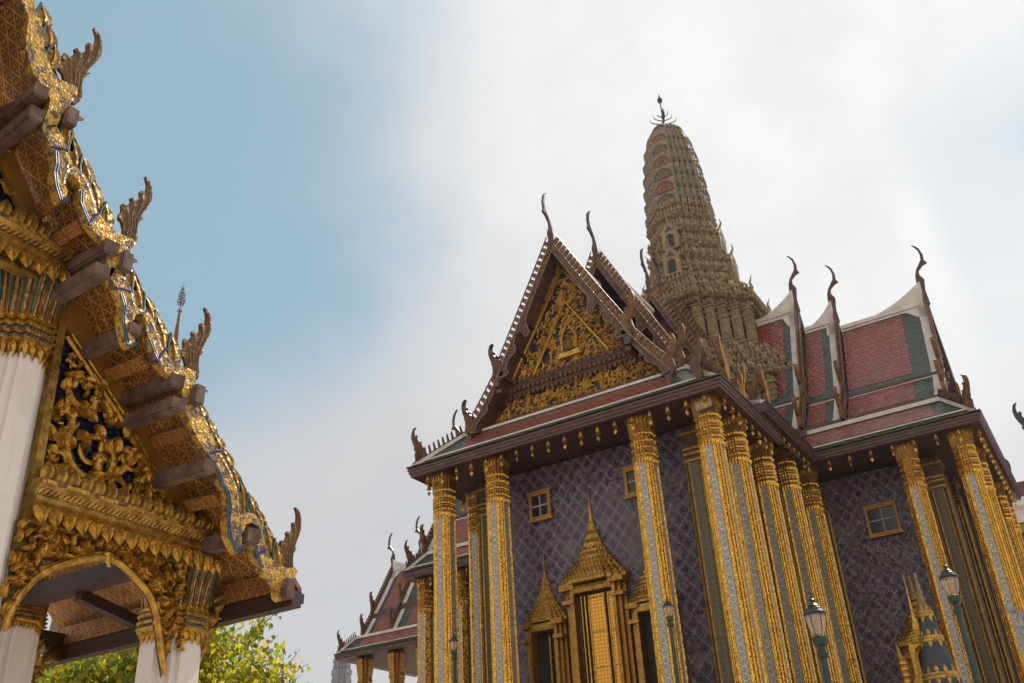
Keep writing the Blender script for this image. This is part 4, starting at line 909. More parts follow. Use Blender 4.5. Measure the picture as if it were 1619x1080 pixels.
# ---- columns
def make_col(Hc, matb='band_tile'):
    Hs = Hc-1.75; c = MB()
    rloft(c, [(0, .72), (.35, .72), (.4, .62), (.8, .6), (.9, .52), (1.2, .50), (1.25, .435), (Hs+.05, .392)], .56, 2)
    sh = c.build('column', 'gold_mosaic', tmp, org=(0, 0, 0))  # shaft darker than its ribs: shade between them put into the colour
    rb = MB()
    for a, b in redent(1, .56, 2): rb.tube([(a*.440, b*.440, 1.3), (a*.397, b*.397, Hs+.02)], .040, 6)
    for k in range(4):
        cs, sn = [(1, 0), (0, 1), (-1, 0), (0, -1)][k]
        for b, r_ in ((-.44, .030), (.44, .030), (-.56, .024), (.56, .024)): rb.tube([(.437*cs-b*.437*sn, .437*sn+b*.437*cs, 1.3), (.395*cs-b*.395*sn, .395*sn+b*.395*cs, Hs)], r_, 5)
    o = rb.build('gilded_rib', 'rib_gold', sh, org=(0, 0, 0))
    bd = MB()
    for k in range(4):
        cs, sn = [(1, 0), (0, 1), (-1, 0), (0, -1)][k]
        f = lambda x, y, z: (x*cs-y*sn, x*sn+y*cs, z)
        vs = [f(.450, -.150, 1.3), f(.450, .150, 1.3), f(.406, .136, Hs), f(.406, -.136, Hs)]+[f(.42, -.150, 1.3), f(.42, .150, 1.3), f(.38, .136, Hs), f(.38, -.136, Hs)]
        bd.add(vs, [(0, 1, 2, 3), (7, 6, 5, 4), (0, 4, 5, 1), (1, 5, 6, 2), (2, 6, 7, 3), (3, 7, 4, 0)])
    bd.build('mosaic_band', matb, sh, org=(0, 0, 0))
    cp = MB(); z0 = Hs
    rloft(cp, [(0, .405), (.1, .43), (.45, .425), (.75, .43), (1.1, .41), (1.5, .45), (1.76, .50), (1.80, .4)], .56, 2, (0, 0, z0))
    lv_ = MB()
    for a, b, nx, ny, L in around(.43, .56, 2, .13):
        p = Vector((a, b, z0)); nn = Vector((nx, ny, 0)); rel = Vector((a, b, 0)); td = Vector((-ny, nx, 0))
        for zz, up_, hh_ in ((.08, -1, .30), (.14, 1, .15), (.40, -1, .12), (.43, 1, .15), (.66, -1, .12), (.70, 1, .26), (1.02, 1, .20)):
            lv_.leaf(p+rel*.03+Vector((0, 0, zz)), (0, 0, up_), nn, L*1.02, hh_, .55)
        for s_ in (-.32, .32): cp.tube([p+rel*.02+td*L*s_+Vector((0, 0, 1.1)), p+rel*.06+td*L*s_+Vector((0, 0, 1.35)), p+rel*.16+td*L*s_+Vector((0, 0, 1.62)), p+rel*.34+td*L*s_*1.2+Vector((0, 0, 1.86))], [.020, .024, .024, .006], 4)
        lv_.leaf(p+rel*.14+Vector((0, 0, 1.50)), rel*.25+Vector((0, 0, 1)), nn, L*.75, .36, .3)
    co = cp.build('capital', 'gold_mosaic', sh, org=(0, 0, 0)); lv_.build('capital_leaves', 'rib_gold', co, org=(0, 0, 0))
    for zz in (.345, .60):
        rg = MB()
        for a, b, nx, ny, L in around(.448, .56, 2, .09): rg.leaf((a, b, z0+zz-.05), (0, 0, 1), (nx, ny, 0), L*1.0, .11, .4, False)
        rg.build('maroon_ring', 'maroon', co, org=(0, 0, 0))
    return sh
B0 = Vector(ROOT[tmp.name])
colA = make_col(13.6)
spots = [(dx, 33.30, 13.6) for dx in (-6.29, -3.48, 3.49, 6.29)]+[(-6.35, 36.1, 13.6), (6.45, 35.7, 13.6), (6.45, 39.05, 13.6), (-6.35, 39.05, 13.6)]
spots += [(6.5, 42.6, 14.6), (6.5, 46.2, 14.6), (11.34, 46.1, 14.6), (13.80, 46.1, 14.6), (13.9, 48.95, 14.6), (13.95, 54.8, 14.6), (14.0, 57.2, 14.6),
          (-16.9, 46.2, 13.6), (-14.3, 46.2, 13.6), (-16.9, 49., 13.6)]
for i, (dx, y, Hc) in enumerate(spots):
    c = colA if i == 0 else copy_tree(colA, tmp)
    c.location = Vector((CX+dx, y, 4))-B0; c.scale = (1, 1, Hc/13.6)
# wall pilasters, darker
def pil(x, y, h, w=.38):
    m = MB(); m.box(x-w, x+w, y-w, y+w, 4, 4+h)
    o = newpart('pilaster', m, 'brown_mosaic')
    b = MB(); b.box(x-w*.5, x+w*.5, y-w-.02, y+w+.02, 4, 4+h-1.6); b.box(x-w-.02, x+w+.02, y-w*.5, y+w*.5, 4, 4+h-1.6); b.build('tile_band', 'dark_band_tile', o)
    k = MB(); 
    for e in (w, -w, w*.62, -w*.62):
        for f in (w, -w): k.tube([(x+e, y+f, 4), (x+e, y+f, 4+h-1.5)], .045, 5); k.tube([(x+f, y+e, 4), (x+f, y+e, 4+h-1.5)], .045, 5)
    for zz, q in ((h-1.5, 1.15), (h-1.2, 1.1), (h-1.0, 1.15), (h-.35, 1.35)): k.box(x-w*q, x+w*q, y-w*q, y+w*q, 4+zz-.05, 4+zz+.05)
    k.build('gilded_rib', 'gold_old', o)
for x, y, h in ((CX+5.0, 35.05, 13.5), (CX-5.0, 35.05, 13.5), (CX+5.8, 42.6, 14.4), (-10.9, 47.9, 14.4), (-5.3, 47.9, 14.4), (CX+5.0, 38.6, 13.5), (-5.2, 51.5, 14.4)): pil(x, y, h)
# ---- windows
def window(x, z, y, hw, hh):
    y = y-.06
    f = MB(); w = .13
    for a in (-1, 1): f.box(x+a*(hw-w/2)-w/2, x+a*(hw-w/2)+w/2, y-.12, y+.02, z-hh, z+hh); f.box(x-hw+w, x+hw-w, y-.12, y+.02, z+a*(hh-w/2)-w/2, z+a*(hh-w/2)+w/2)
    f.box(x-hw-.06, x+hw+.06, y-.16, y-.02, z-hh-.09, z-hh-.003); f.box(x-hw-.06, x+hw+.06, y-.16, y-.02, z+hh+.003, z+hh+.07)
    o = newpart('window', f, 'ochre_wood')
    MB().box(x-hw+w+.003, x+hw-w-.003, y-.035, y-.025, z-hh+w+.003, z+hh-w-.003).build('pane', 'dark_glass', o)
    b = MB(); b.box(x-.035, x+.035, y-.08, y-.04, z-hh+w, z+hh-w); b.box(x-hw+w, x-.038, y-.08, y-.04, z-.035, z+.035); b.box(x+.038, x+hw-w, y-.08, y-.04, z-.035, z+.035); b.build('glazing_bar', 'grey_stone', o)
window(CX-2.32, 15.85, YW, .53, .60); window(CX+2.32, 15.85, YW, .53, .60); window(-8.08, 16.0, 47.9, .76, .72); window(-32.4, 16.1, 47.9, .75, .8)
# ---- doorways with tiered crown spires
def doorway(x, y, zb, s, gold_leaf, hwd):
    """zb: springing height of the spire; hwd: opening half width"""
    t_ = MB()
    for a in (-1, 1):
        for k in range(3):
            r_ = hwd+.08+k*.17*s; t_.box(x+a*r_-.075*s, x+a*r_+.075*s, y-.55+k*.16, y+.05, 4, zb-.35)
        t_.box(x+a*(hwd+.25*s)-.33*s, x+a*(hwd+.25*s)+.33*s, y-.68, y+.05, zb-.349, zb-.15); t_.box(x+a*(hwd+.25*s)-.28*s, x+a*(hwd+.25*s)+.28*s, y-.62, y+.05, zb-.9, zb-.75)
    dw = newpart('doorway', t_, 'gold_mosaic')
    sp = MB(); W0 = hwd+.62*s
    pf = [(0, W0), (.10*s, W0*1.03), (.16*s, W0), (.2*s, W0*.9), (.34*s, W0*.92), (.38*s, W0*.80), (.50*s, W0*.82), (.54*s, W0*.69), (.70*s, W0*.71), (.74*s, W0*.56), (.92*s, W0*.57), (.96*s, W0*.45), (1.16*s, W0*.45), (1.2*s, W0*.36), (1.3*s, W0*.40), (1.4*s, W0*.38), (1.45*s, W0*.30), (1.7*s, W0*.26), (1.75*s, W0*.29), (1.82*s, W0*.22), (2.1*s, W0*.17), (2.14*s, W0*.20), (2.2*s, W0*.13), (2.5*s, W0*.08), (2.55*s, W0*.11), (2.6*s, W0*.06), (3.2*s, W0*.035), (3.25*s, W0*.05), (3.3*s, .03), (3.9*s, .008)]
    rloft(sp, [(z, h) for z, h in pf], .5, 3, (x, y-.05, zb-.15), .55); so = sp.build('crown_spire', 'gold_old', dw)
    for zz, q in ((.16, 1.0), (.36, .90), (.52, .80), (.72, .69), (.94, .56), (1.18, .44), (1.42, .36), (1.76, .27), (2.12, .19)):
        lf = MB()
        for a, b, nx, ny, L in around(W0*q, .5, 3, .16*s): 
            if ny < .5: lf.leaf((x+a, y-.05+b*.55, zb-.15+zz*s-.08*s), (0, 0, 1), (nx, ny, 0), min(L, .2*s)*1.0, .2*s, .4, False)
        lf.build('leaf_row', 'gold_mosaic', so)
    MB().box(x-hwd, x+hwd, y-.08, y-.01, 4, zb-.36).build('dark_opening', 'dark_hole', dw)
    lin = MB().mold([(x-hwd-.02, y-.52), (x+hwd+.02, y-.52)], [(-.4, zb-.5), (.05, zb-.5), (.09, zb-.35), (.05, zb-.22), (-.4, zb-.22)]); lin.build('lintel', 'gold_old', dw)
    for a0, a1, mt in ((-.36, .40, 'door_gold'), (.50, .80, 'door_gold'), (-.84, -.74, 'brown_mosaic')) if gold_leaf else ():
        lf = MB().box(x+a0, x+a1, y-.26, y-.20, 4.2, zb-.6); dl = lf.build('door_leaf', mt, dw)
        if mt == 'door_gold':
            fr_b = MB(); 
            for e in (a0+.03, a1-.03): fr_b.box(x+e-.025, x+e+.025, y-.30, y-.262, 4.2, zb-.62)
            for k_ in range(5): fr_b.box(x+a0+.057, x+a1-.057, y-.30, y-.262, zb-.75-k_*1.35, zb-.69-k_*1.35)
            fr_b.build('door_moulding', 'gold_old', dl)
    if gold_leaf:
        MB().box(x-.50, x-.44, y-.34, y-.10, 4.2, zb-.6).box(x-.62, x-.58, y-.4, y-.10, 4.2, zb-.62).build('door_frame', 'gold', dw)
    else:
        MB().box(x+hwd*.15, x+hwd*.28, y-.2, y-.1, 4.2, zb-.7).box(x+hwd*.6, x+hwd*.66, y-.2, y-.1, 4.2, zb-.7).build('door_frame', 'gold_old', dw)
    return dw
doorway(CX+.03, YW, 12.15, 1.0, True, .85); doorway(CX-2.37, YW, 10.95, .78, False, .52); doorway(CX+2.43, YW, 10.95, .78, False, .52)
doorway(CX-15.2, 47.9, 11.8, 1.0, False, .7)
# dark carved recess doors of the transept side
doorway(-7.55, 47.9, 10.35, .85, False, .6)
# ---- emergency lamp box on the corner capital
fl = thing('floodlight', 'small grey floodlight box fixed at the top of the front corner column', 'floodlight', (-10.95, 32.62, 17.0))
MB().beam((-11.25, 32.65, 17.22), (-10.62, 32.62, 17.28), .12, .32).build('housing', 'grey_stone', fl)
for k in range(3): MB().rev([(0, .07), (.02, .08), (.03, .05)], (0, 0, 0), 10).build('lamp_lens', 'gold', fl, org=(0, 0, 0), loc=Vector((-11.14+k*.2, 32.56, 17.23+k*.018))-Vector((-10.95, 32.62, 17.0))).rotation_euler = (rad(90), 0, 0)

# ================================================================== tower (prang)
TX, TY = -16.82, 51.6
tw = MB(); NT = 4; CT = .38
rloft(tw, [(18.5, 5.9), (22.0, 5.5), (25.2, 5.45)], CT, NT, (TX, TY, 0)); two = newpart('tower', tw, 'tower_maroon')
bodyc = MB()
def ledges(lst):
    pf = []
    for z0, z1, r0, r1 in lst:          # a tier: foot roll, recessed die, cornice roll
        hh = z1-z0; pf += [(z0, r0), (z0+.10*hh, r0+.10), (z0+.18*hh, r0+.02), (z0+.26*hh, r0-.14), (z0+.62*hh, r0-.20), (z0+.70*hh, r1+.02), (z0+.78*hh, r1+.12), (z0+.90*hh, r1+.14), (z0+.99*hh, r1+.0)]
    rloft(bodyc, pf, CT, NT, (TX, TY, 0))
ledges([(25.1, 25.95, 5.6, 5.65), (25.97, 26.65, 5.35, 5.25), (26.67, 27.3, 5.0, 4.85), (27.32, 27.9, 4.6, 4.4), (27.92, 28.4, 4.15, 4.0)])
LT = [(31.0, 31.75, 4.05, 4.15), (31.77, 32.5, 3.85, 3.75), (32.52, 33.5, 3.3, 3.1), (33.52, 34.55, 2.85, 2.72), (34.57, 35.65, 2.58, 2.48), (35.67, 36.8, 2.38, 2.30), (36.82, 38.0, 2.24, 2.18), (38.02, 39.3, 2.14, 2.10), (39.32, 40.0, 2.08, 2.06)]
ledges(LT)
bodyc.build('stucco_tiers', 'tower_relief', two)
up_ = MB(); rloft(up_, [(28.3, 3.70), (31.1, 3.70)], CT, NT, (TX, TY, 0)); up_.build('upper_wall', 'tower_maroon', two)
ps = MB()
for (zA, zB, hw, w_) in ((20.0, 25.2, 5.45, .34), (28.4, 31.05, 3.72, .24)):
    P_ = redent(hw, CT, NT); n_ = len(P_)
    for i in range(n_):
        a = Vector(P_[i]); pv = Vector(P_[i-1]); nx_ = Vector(P_[(i+1) % n_])
        cr = (a.x-pv.x)*(nx_.y-a.y)-(a.y-pv.y)*(nx_.x-a.x)
        if cr > 0:      # convex corner
            k = w_; x, y = TX+a.x-math.copysign(k*.4, a.x), TY+a.y-math.copysign(k*.4, a.y)
            ps = MB(); ps.box(x-k, x+k, y-k, y+k, zA, zB)
            for zz, q in ((zB-.22, 1.35), (zB-.6, 1.2), (zB-.95, 1.15), (zA+.35, 1.2), (zA+.05, 1.35)): ps.box(x-k*q, x+k*q, y-k*q, y+k*q, zz, zz+.12)
            for d_ in ((1, 0), (-1, 0), (0, 1), (0, -1)):
                ps.leaf((x+d_[0]*k, y+d_[1]*k, zB-1.0), (0, 0, -1), (d_[0], d_[1], 0), k*1.7, .7, .12, False); ps.leaf((x+d_[0]*k, y+d_[1]*k, zA+.5), (0, 0, 1), (d_[0], d_[1], 0), k*1.7, .8, .12, False)
            ps.build('tower_pilaster', 'tower_ochre', two)
lf = MB()
for z0, z1, r0, r1 in LT+[(25.1, 25.95, 5.6, 5.65), (25.97, 26.65, 5.35, 5.25), (26.67, 27.3, 5.0, 4.85), (27.32, 27.9, 4.6, 4.4)]:
    hh = z1-z0; st = .27 if r0 > 3 else .225
    for a, b, nx, ny, L in around(r1+.06, CT, NT, st, (TX, TY)): lf.leaf((a, b, z1-.02), (-nx*.1, -ny*.1, 1), (nx, ny, 0), min(L, st)*1.05, .40+.12*hh, .5, False)
    for a, b, nx, ny, L in around(r0-.12, CT, NT, st, (TX, TY)): lf.leaf((a, b, z0+.25*hh), (0, 0, 1), (nx, ny, 0), min(L, st)*.9, .42*hh, .5, False)
lf.build('antefix_rows', 'tower_ochre', two)
# bullet-shaped crown with arched niches in seven rings
BZ = [(0, 2.06), (.17, 1.98), (.35, 1.90), (.49, 1.80), (.64, 1.66), (.76, 1.50), (.86, 1.28), (.93, 1.02), (.97, .75), (1.0, .38)]
def blt(z):
    s = max(0., min(1., (z-39.9)/8.3))
    for (s0, r0), (s1, r1) in zip(BZ, BZ[1:]):
        if s <= s1: return r0+(r1-r0)*(s-s0)/(s1-s0)
    return BZ[-1][1]
bt = MB(); zz = [39.9+8.3*i/48 for i in range(49)]
rloft(bt, [(z, blt(z)*(1+.035*(1 if i % 7 in (5, 6) else 0))) for i, z in enumerate(zz)]+[(48.25, .2), (48.4, .15)], CT, NT, (TX, TY, 0)); bo = newpart('tower_crown', bt, 'tower_grey')
for k in range(7):
    z0 = 39.95+k*1.15; hw = blt(z0+.3)*1.02; hh = .98-.03*k; tilt = (blt(z0+.3)-blt(z0+hh)); h2 = CT*hw*.95
    arcp = [(-h2, 0), (-h2, hh*.45), (-h2*.7, hh*.75), (0, hh*1.0), (h2*.7, hh*.75), (h2, hh*.45), (h2, 0)]
    for side in range(4):
        cs, sn = [(1, 0), (0, 1), (-1, 0), (0, -1)][side]
        def W3(a, o_, z): x, y = hw+o_, a; return (TX+x*cs-y*sn, TY+x*sn+y*cs, z)
        m = MB().tube([W3(a, .05-tilt*z/hh*.8, z0+z) for a, z in arcp], .07, 5); nb = m.build('arch_niche', 'tower_grey', bo)
        MB().plate([(a*.92, z) for a, z in arcp], lambda a, b, c: W3(a, c-tilt*b/hh*.8, z0+b), -.1, .045).build('niche_panel', 'tower_orange' if k % 2 else 'tower_green', bo)
        MB().tube([W3(a*.5, .09-tilt*z/hh*.8, z0+z*.6) for a, z in arcp], .05, 5).build('inner_arch', 'tower_grey', bo)
        MB().plate([(a*.42, z*.55) for a, z in arcp], lambda a, b, c: W3(a, c-tilt*b/hh*.8, z0+b), -.05, .06).build('niche_centre', 'tower_orange', bo)
    gp, gl_ = MB(), MB()
    for a, b, nx, ny, L in around(hw, CT, NT, .36, (TX, TY)):
        rel = Vector((a-TX, b-TY, 0)).normalized()
        if abs(nx*(a-TX)+ny*(b-TY)) < hw*.97:
            gp.leaf((a-rel.x*.02, b-rel.y*.02, z0), (-rel.x*.08, -rel.y*.08, 1), (nx, ny, 0), L*.8, hh*.95, .25, False)
            gl_.leaf((a, b, z0-.1), (0, 0, 1), (nx, ny, 0), L*1.0, hh*.4, .35, False)
    gp.build('green_glazed_panels', 'tower_green', bo); gl_.build('grey_leaf_ring', 'tower_grey', bo)
# blind windows with little gables on the tower faces
for side, (cs, sn) in enumerate(((0, -1), (1, 0))):
    for zc, off in ((34.1, 2.85), (36.3, 2.4)):
        f = lambda a, o_, z: (TX+(off+o_)*cs-a*sn, TY+(off+o_)*sn+a*cs, z)
        m = MB(); m.plate([(-.55, -.1), (-.55, 1.15), (-.75, 1.15), (0, 2.0), (.75, 1.15), (.55, 1.15), (.55, -.1)], lambda a, b, c: f(a, c, zc+b), -.6, .22)
        nb = m.build('tower_niche', 'tower_ochre', two)
        MB().plate([(-.27, .05), (-.27, .9), (0, 1.05), (.27, .9), (.27, .05)], lambda a, b, c: f(a, c, zc+b), .1, .235).build('dark_recess', 'dark_hole', nb)
        MB().plate([(-.3, 1.25), (0, 1.65), (.3, 1.25)], lambda a, b, c: f(a, c, zc+b), .1, .235).build('gable_panel', 'tower_maroon', nb)
        MB().tube([f(0, .1, zc+1.9), f(.0, .3, zc+2.3), f(0, .22, zc+2.7)], [.1, .06, .01], 5).build('niche_finial', 'tower_ochre', nb)
# corner spikes on the cornice
for z, hw, s in ((31.8, 4.15, 1.1), (33.5, 3.15, .8), (35.6, 2.5, .8), (36.8, 2.3, .7), (26.0, 5.6, .7)):
    for a, b in redent(hw, CT, NT):
        if abs(abs(a)-hw) < .01 or abs(abs(b)-hw) < .01:
            r_ = Vector((a, b, 0)).normalized()
            MB().tube([(TX+a-r_.x*.2, TY+b-r_.y*.2, z), (TX+a+r_.x*.1, TY+b+r_.y*.1, z+.35*s), (TX+a+r_.x*.05, TY+b+r_.y*.05, z+.7*s), (TX+a+r_.x*.25, TY+b+r_.y*.25, z+1.1*s)], [.16*s, .12*s, .06*s, .01], 5).build('cornice_spike', 'tower_ochre', two)
# trident finial
ft = MB(); zt = 48.2; ft.tube([(TX, TY, zt), (TX+.0, TY, zt+2.5)], [.06, .045], 6); ft.rev([(0, .04), (.1, .16), (.3, .2), (.45, .12), (.6, .06), (.9, .01)], (TX, TY, zt+2.35), 8)
for lv, ln in ((.25, 1.0), (.6, .7), (.95, .45)):
    for k in range(4):
        a = k*math.pi/2+.5; c_, s_ = math.cos(a), math.sin(a)
        ft.tube([(TX, TY, zt+lv), (TX+c_*ln*.5, TY+s_*ln*.5, zt+lv+.12), (TX+c_*ln*.85, TY+s_*ln*.85, zt+lv+.25), (TX+c_*ln, TY+s_*ln, zt+lv+.62)], [.04, .04, .035, .01], 5)
ft.build('trident_finial', 'black_metal', bo)
# ================================================================== wind bells under the eaves
bell = thing('wind_bell', 'small gilded wind bell hanging under the front porch eave', 'bell', (0, 0, 0), 'wind bells hanging under the front porch eave')
b = MB(); b.tube([(0, 0, 0), (0, 0, -.14)], .008, 4).rev([(-.12, .03), (-.16, .055), (-.24, .075), (-.33, .085), (-.38, .12), (-.385, .10)], (0, 0, 0), 10); bb = b.build('bell_body', 'gold', bell)
MB().tube([(0, 0, -.36), (0, 0, -.52)], .007, 4).build('clapper_wire', 'gold', bell)
b = MB().leaf((0, 0, -.50), (0, 0, -1), (.5, -.8, 0), .15, .20, .12); b.build('wind_leaf', 'gold', bell)
def bells(p, q, n, label, group, first=False, skip=()):
    for i in range(n):
        if i in skip: continue
        s = (i+.5)/n; loc = Vector(p)*(1-s)+Vector(q)*s
        if first and i == 0: o = bell; o.location = loc
        else: o = copy_tree(bell, loc=loc, label=label, group=group)
        o.rotation_euler.z = R.uniform(-.6, .6); k = R.uniform(.9, 1.12); o.scale = (k, k, k)
bells((-24.3, 32.45, 17.66), (-10.4, 32.45, 17.66), 18, 'small gilded wind bell hanging under the front porch eave', 'wind bells hanging under the front porch eave', True)
bells((-10.28, 32.8, 17.66), (-10.28, 39, 17.66), 8, 'small gilded wind bell hanging under the right side eave of the porch', 'wind bells hanging under the right side porch eave')
bells((-10.24, 38.2, 18.66), (-10.24, 44.8, 18.66), 9, 'small gilded wind bell hanging under the upper eave behind the porch', 'wind bells hanging under the upper eave behind the porch')
bells((-9.9, 45.12, 18.66), (-3.0, 45.12, 18.66), 7, 'small gilded wind bell hanging under the front eave of the right wing', 'wind bells hanging under the right wing front eave')
bells((-2.74, 45.4, 18.66), (-2.74, 57.6, 18.66), 14, 'small gilded wind bell hanging under the outer eave of the right wing', 'wind bells hanging under the right wing outer eave')
bells((-34.5, 45.2, 17.66), (-25., 45.2, 17.66), 11, 'small gilded wind bell hanging under the eave of the left wing', 'wind bells hanging under the left wing eave')
bells((-24.45, 32.8, 17.66), (-24.45, 39, 17.66), 7, 'small gilded wind bell hanging under the left side eave of the porch', 'wind bells hanging under the left side porch eave')

# ================================================================== street lamps
def lamp(x, y, zg, z0, s, label):
    t_ = thing('street_lamp', label, 'street lamp', (x, y, z0), 'green street lamps in front of the temple')
    p = MB().rev([(0, .22), (.3, .20), (.34, .14), (.9, .12), (.95, .14), (1.0, .085), (zg-z0-.75*s, .065), (zg-z0-.72*s, .11), (zg-z0-.62*s, .12), (zg-z0-.60*s, .08), (zg-z0-.50*s, .075), (zg-z0-.46*s, .15*s), (zg-z0-.30*s, .17*s), (zg-z0-.28*s, .12*s)], (x, y, z0), 14)
    p.build('post', 'post_green', t_, smooth=False)
    gl = MB().rev([(-.30, .10), (-.2, .15), (-.05, .19), (.10, .215), (.17, .215)], (0, 0, 0), 18); gl.v = [(x+a*s, y+b_*s, zg+c*s) for a, b_, c in gl.v]
    go = gl.build('glass_globe', 'lamp_glass', t_, smooth=True)
    bl = MB().rev([(-.25, .05), (-.1, .05), (0, .07), (.08, .05), (.12, .02)], (0, 0, 0), 10); bl.v = [(x+a*s*.8, y+b_*s*.8, zg+c*s*.8) for a, b_, c in bl.v]; bl.build('bulb', 'ochre_wood', t_, smooth=True)
    cp = MB().rev([(.165, .235), (.19, .25), (.22, .235), (.27, .19), (.31, .17), (.34, .12), (.36, .13), (.42, .06), (.46, .045), (.5, .055), (.53, .02), (.68, .006)], (0, 0, 0), 16); cp.v = [(x+a*s, y+b_*s, zg+c*s) for a, b_, c in cp.v]
    cp.build('lamp_cap', 'black_metal', t_)
    rb = MB()
    for k in range(6):
        a = k*math.pi/3+.3; rb.tube([(x+math.cos(a)*q*s, y+math.sin(a)*q*s, zg+z*s) for z, q in ((-.29, .11), (-.05, .197), (.17, .222))], .008, 4)
    rb.build('cage_rib', 'black_metal', t_)
    return t_
lamp(-5.11, 20, 5.85, 0.0, .93, 'nearest, largest green street lamp with a clear globe, before the right side porch columns')
lamp(-3.20, 26, 7.48, 4.0, .95, 'green street lamp with a pale globe, rightmost, before the column pair of the right wing')
lamp(-12.36, 30, 9.17, 4.0, .72, 'slim street lamp overlapping the third front column, right of the main doorway')
lamp(-21.0, 30, 9.40, 4.0, .72, 'slim street lamp before the left front columns, leftmost of the lamps')

# ================================================================== gilded shrine and tiered cone beside the right wing
sh = thing('gilded_shrine', 'small gilded shrine with needle spire against the purple wall of the right wing', 'shrine', (-6.35, 38, 4))
X0, Y0 = -6.2, 38
SHZ = lambda z: 8.35+(z-9.5)*.62
MB().box(X0-.6, X0+.6, Y0-.6, Y0+.6, 4, 6.2).build('pedestal', 'grey_stone', sh)
m = MB(); rloft(m, [(6.2, .60), (6.3, .64), (6.38, .5), (6.5, .46), (6.55, .55), (6.68, .56), (6.75, .42), (6.9, .40), (6.95, .47), (7.1, .48), (7.2, .40), (7.25, .40)], .45, 3, (X0, Y0, 0)); m.build('base_tiers', 'gold', sh)
m = MB()
for a in (-1, 1):
    for b_ in (-1, 1): m.box(X0+a*.30-.05, X0+a*.30+.05, Y0+b_*.30-.05, Y0+b_*.30+.05, 7.25, 8.35)
for a in (-1, 1): m.plate([(-.25, .75), (-.14, .93), (0, 1.02), (.14, .93), (.25, .75), (.25, 1.09), (-.25, 1.09)], lambda p, q, c: (X0+p, Y0+a*.31+c, 7.25+q), -.03, .03)
m.build('shrine_post', 'gold', sh)
MB().rev([(0, .17), (.1, .19), (.15, .11), (.28, .14), (.4, .12), (.46, .05), (.54, .07), (.6, .05), (.85, .01)], (X0, Y0, 7.25), 12).build('seated_figure', 'gold_finial', sh, smooth=True)
m = MB(); pf = [(9.5, .74), (9.6, .76), (9.65, .58), (9.8, .6), (9.85, .46), (10.0, .47), (10.05, .33), (10.2, .34), (10.25, .2), (10.5, .17), (10.9, .10), (11.4, .07), (12.2, .04), (13.6, .008)]
rloft(m, [(SHZ(z), q*.62) for z, q in pf], .45, 3, (X0, Y0, 0)); so = m.build('needle_roof', 'gold', sh)
for z, q in ((9.6, .74), (9.8, .58), (10.0, .45), (10.2, .32)):
    m = MB()
    for a, b_, nx, ny, L in around(q*.62, .45, 3, .09, (X0, Y0)): m.leaf((a, b_, SHZ(z)-.02), (0, 0, 1), (nx, ny, 0), L, .11, .4, False)
    m.build('leaf_row', 'gold_old', so)
m = MB()
for k in range(8): m.rev([(0, .13), (.04, .17), (.13, .17), (.17, .12), (.21, .13)], (X0-.72, Y0-.2, 6.2+k*.21), 10)
m.tube([(X0-.72, Y0-.2, 7.85), (X0-.76, Y0-.2, 8.2), (X0-.8, Y0-.2, 8.5)], [.11, .05, .01], 6); m.build('ringed_post', 'gold', sh)
cn = thing('ceremonial_cone', 'tall blue-green tiered cone with gold jagged bands, right of the gilded shrine', 'cone ornament', (-5.3, 34, 4))
X1, Y1 = -5.18, 34
BN = [(4.4, .98), (5.45, .76), (6.55, .54), (7.7, .34), (8.5, .22)]
mk = MB(); mk.rev([(4, 1.12)]+[(z, r_) for z, r_ in BN], (X1, Y1, 0), 28); mk.build('cone_body', 'cone_green', cn)
for z, r_ in BN:
    m = MB()
    m.rev([(-.10, r_+.02), (-.06, r_+.045), (.0, r_+.03), (.04, r_+.05), (.10, r_+.03), (.12, r_-.05)], (X1, Y1, z), 28)
    k = max(7, int(r_*24))
    for i in range(k):
        a = i*2*math.pi/k; c_, s_ = math.cos(a), math.sin(a); m.leaf((X1+c_*(r_-.01), Y1+s_*(r_-.01), z+.1), (-c_*.2, -s_*.2, 1), (c_, s_, 0), .13, .24, .15, False); m.leaf((X1+c_*(r_+.04), Y1+s_*(r_+.04), z-.08), (c_*.2, s_*.2, -1), (c_, s_, 0), .12, .22, .15, False)
    m.build('jagged_gold_band', 'gold_old', cn)
m = MB().rev([(8.55, .17), (8.62, .20), (8.7, .12), (8.85, .14), (8.9, .09), (9.05, .12), (9.1, .08), (9.25, .10), (9.3, .06), (9.5, .07), (9.55, .045), (9.7, .04), (9.75, .06), (9.9, .01)], (X1, Y1, 0), 12); m.build('cone_finial', 'tower_ochre', cn)

# ================================================================== far buildings
hall = thing('tiered_hall', 'distant hall with green and red tiled tiered roofs behind the left wing columns', 'hall', (-45, 67, 0)); CUR[0] = hall
hp_ = [(0, 26.3, 2.7, 22.0), (2.4, 22.2, 3.9, 20.0)]
arm((-40, 66.6), (-1, 0), [(13.0, 0, 1.0), (9.9, .9, 1.03)], hp_, (4.1, 19.9), 5.2, 14.6, 18.6, inner=0, sides=(1,), rise=1.0)
eave([(-54.6, 72), (-54.6, 61.4), (-38, 61.4)], [(-54.6, 72), (-54.6, 61.4), (-38, 61.4), (-38, 72)], 18.15)
MB().box(-55.5, -38, 64, 70, 0, 18.2).build('hall_wall', 'white_trim', hall) if False else None
for x, y in ((-52.6, 62.6), (-49.4, 62.6), (-46.6, 62.6), (-44., 62.6), (-52.6, 66.8)):
    m = MB(); rloft(m, [(0, .6), (16.2, .5), (16.3, .6), (16.6, .55), (18.0, .75), (18.15, .7)], .4, 2, (x, y, 0)); c = m.build('column', 'gold_mosaic', hall)
    m = MB()
    for i in range(12): m.leaf((x+(.5 if i % 2 else -.5), y-.2, 15.6-i*.22), (.3 if i % 2 else -.3, 0, -1), (0, -1, 0), .35, .8, .3)
    m.build('hanging_bracket', 'dark_finial', c)
CUR[0] = tmp
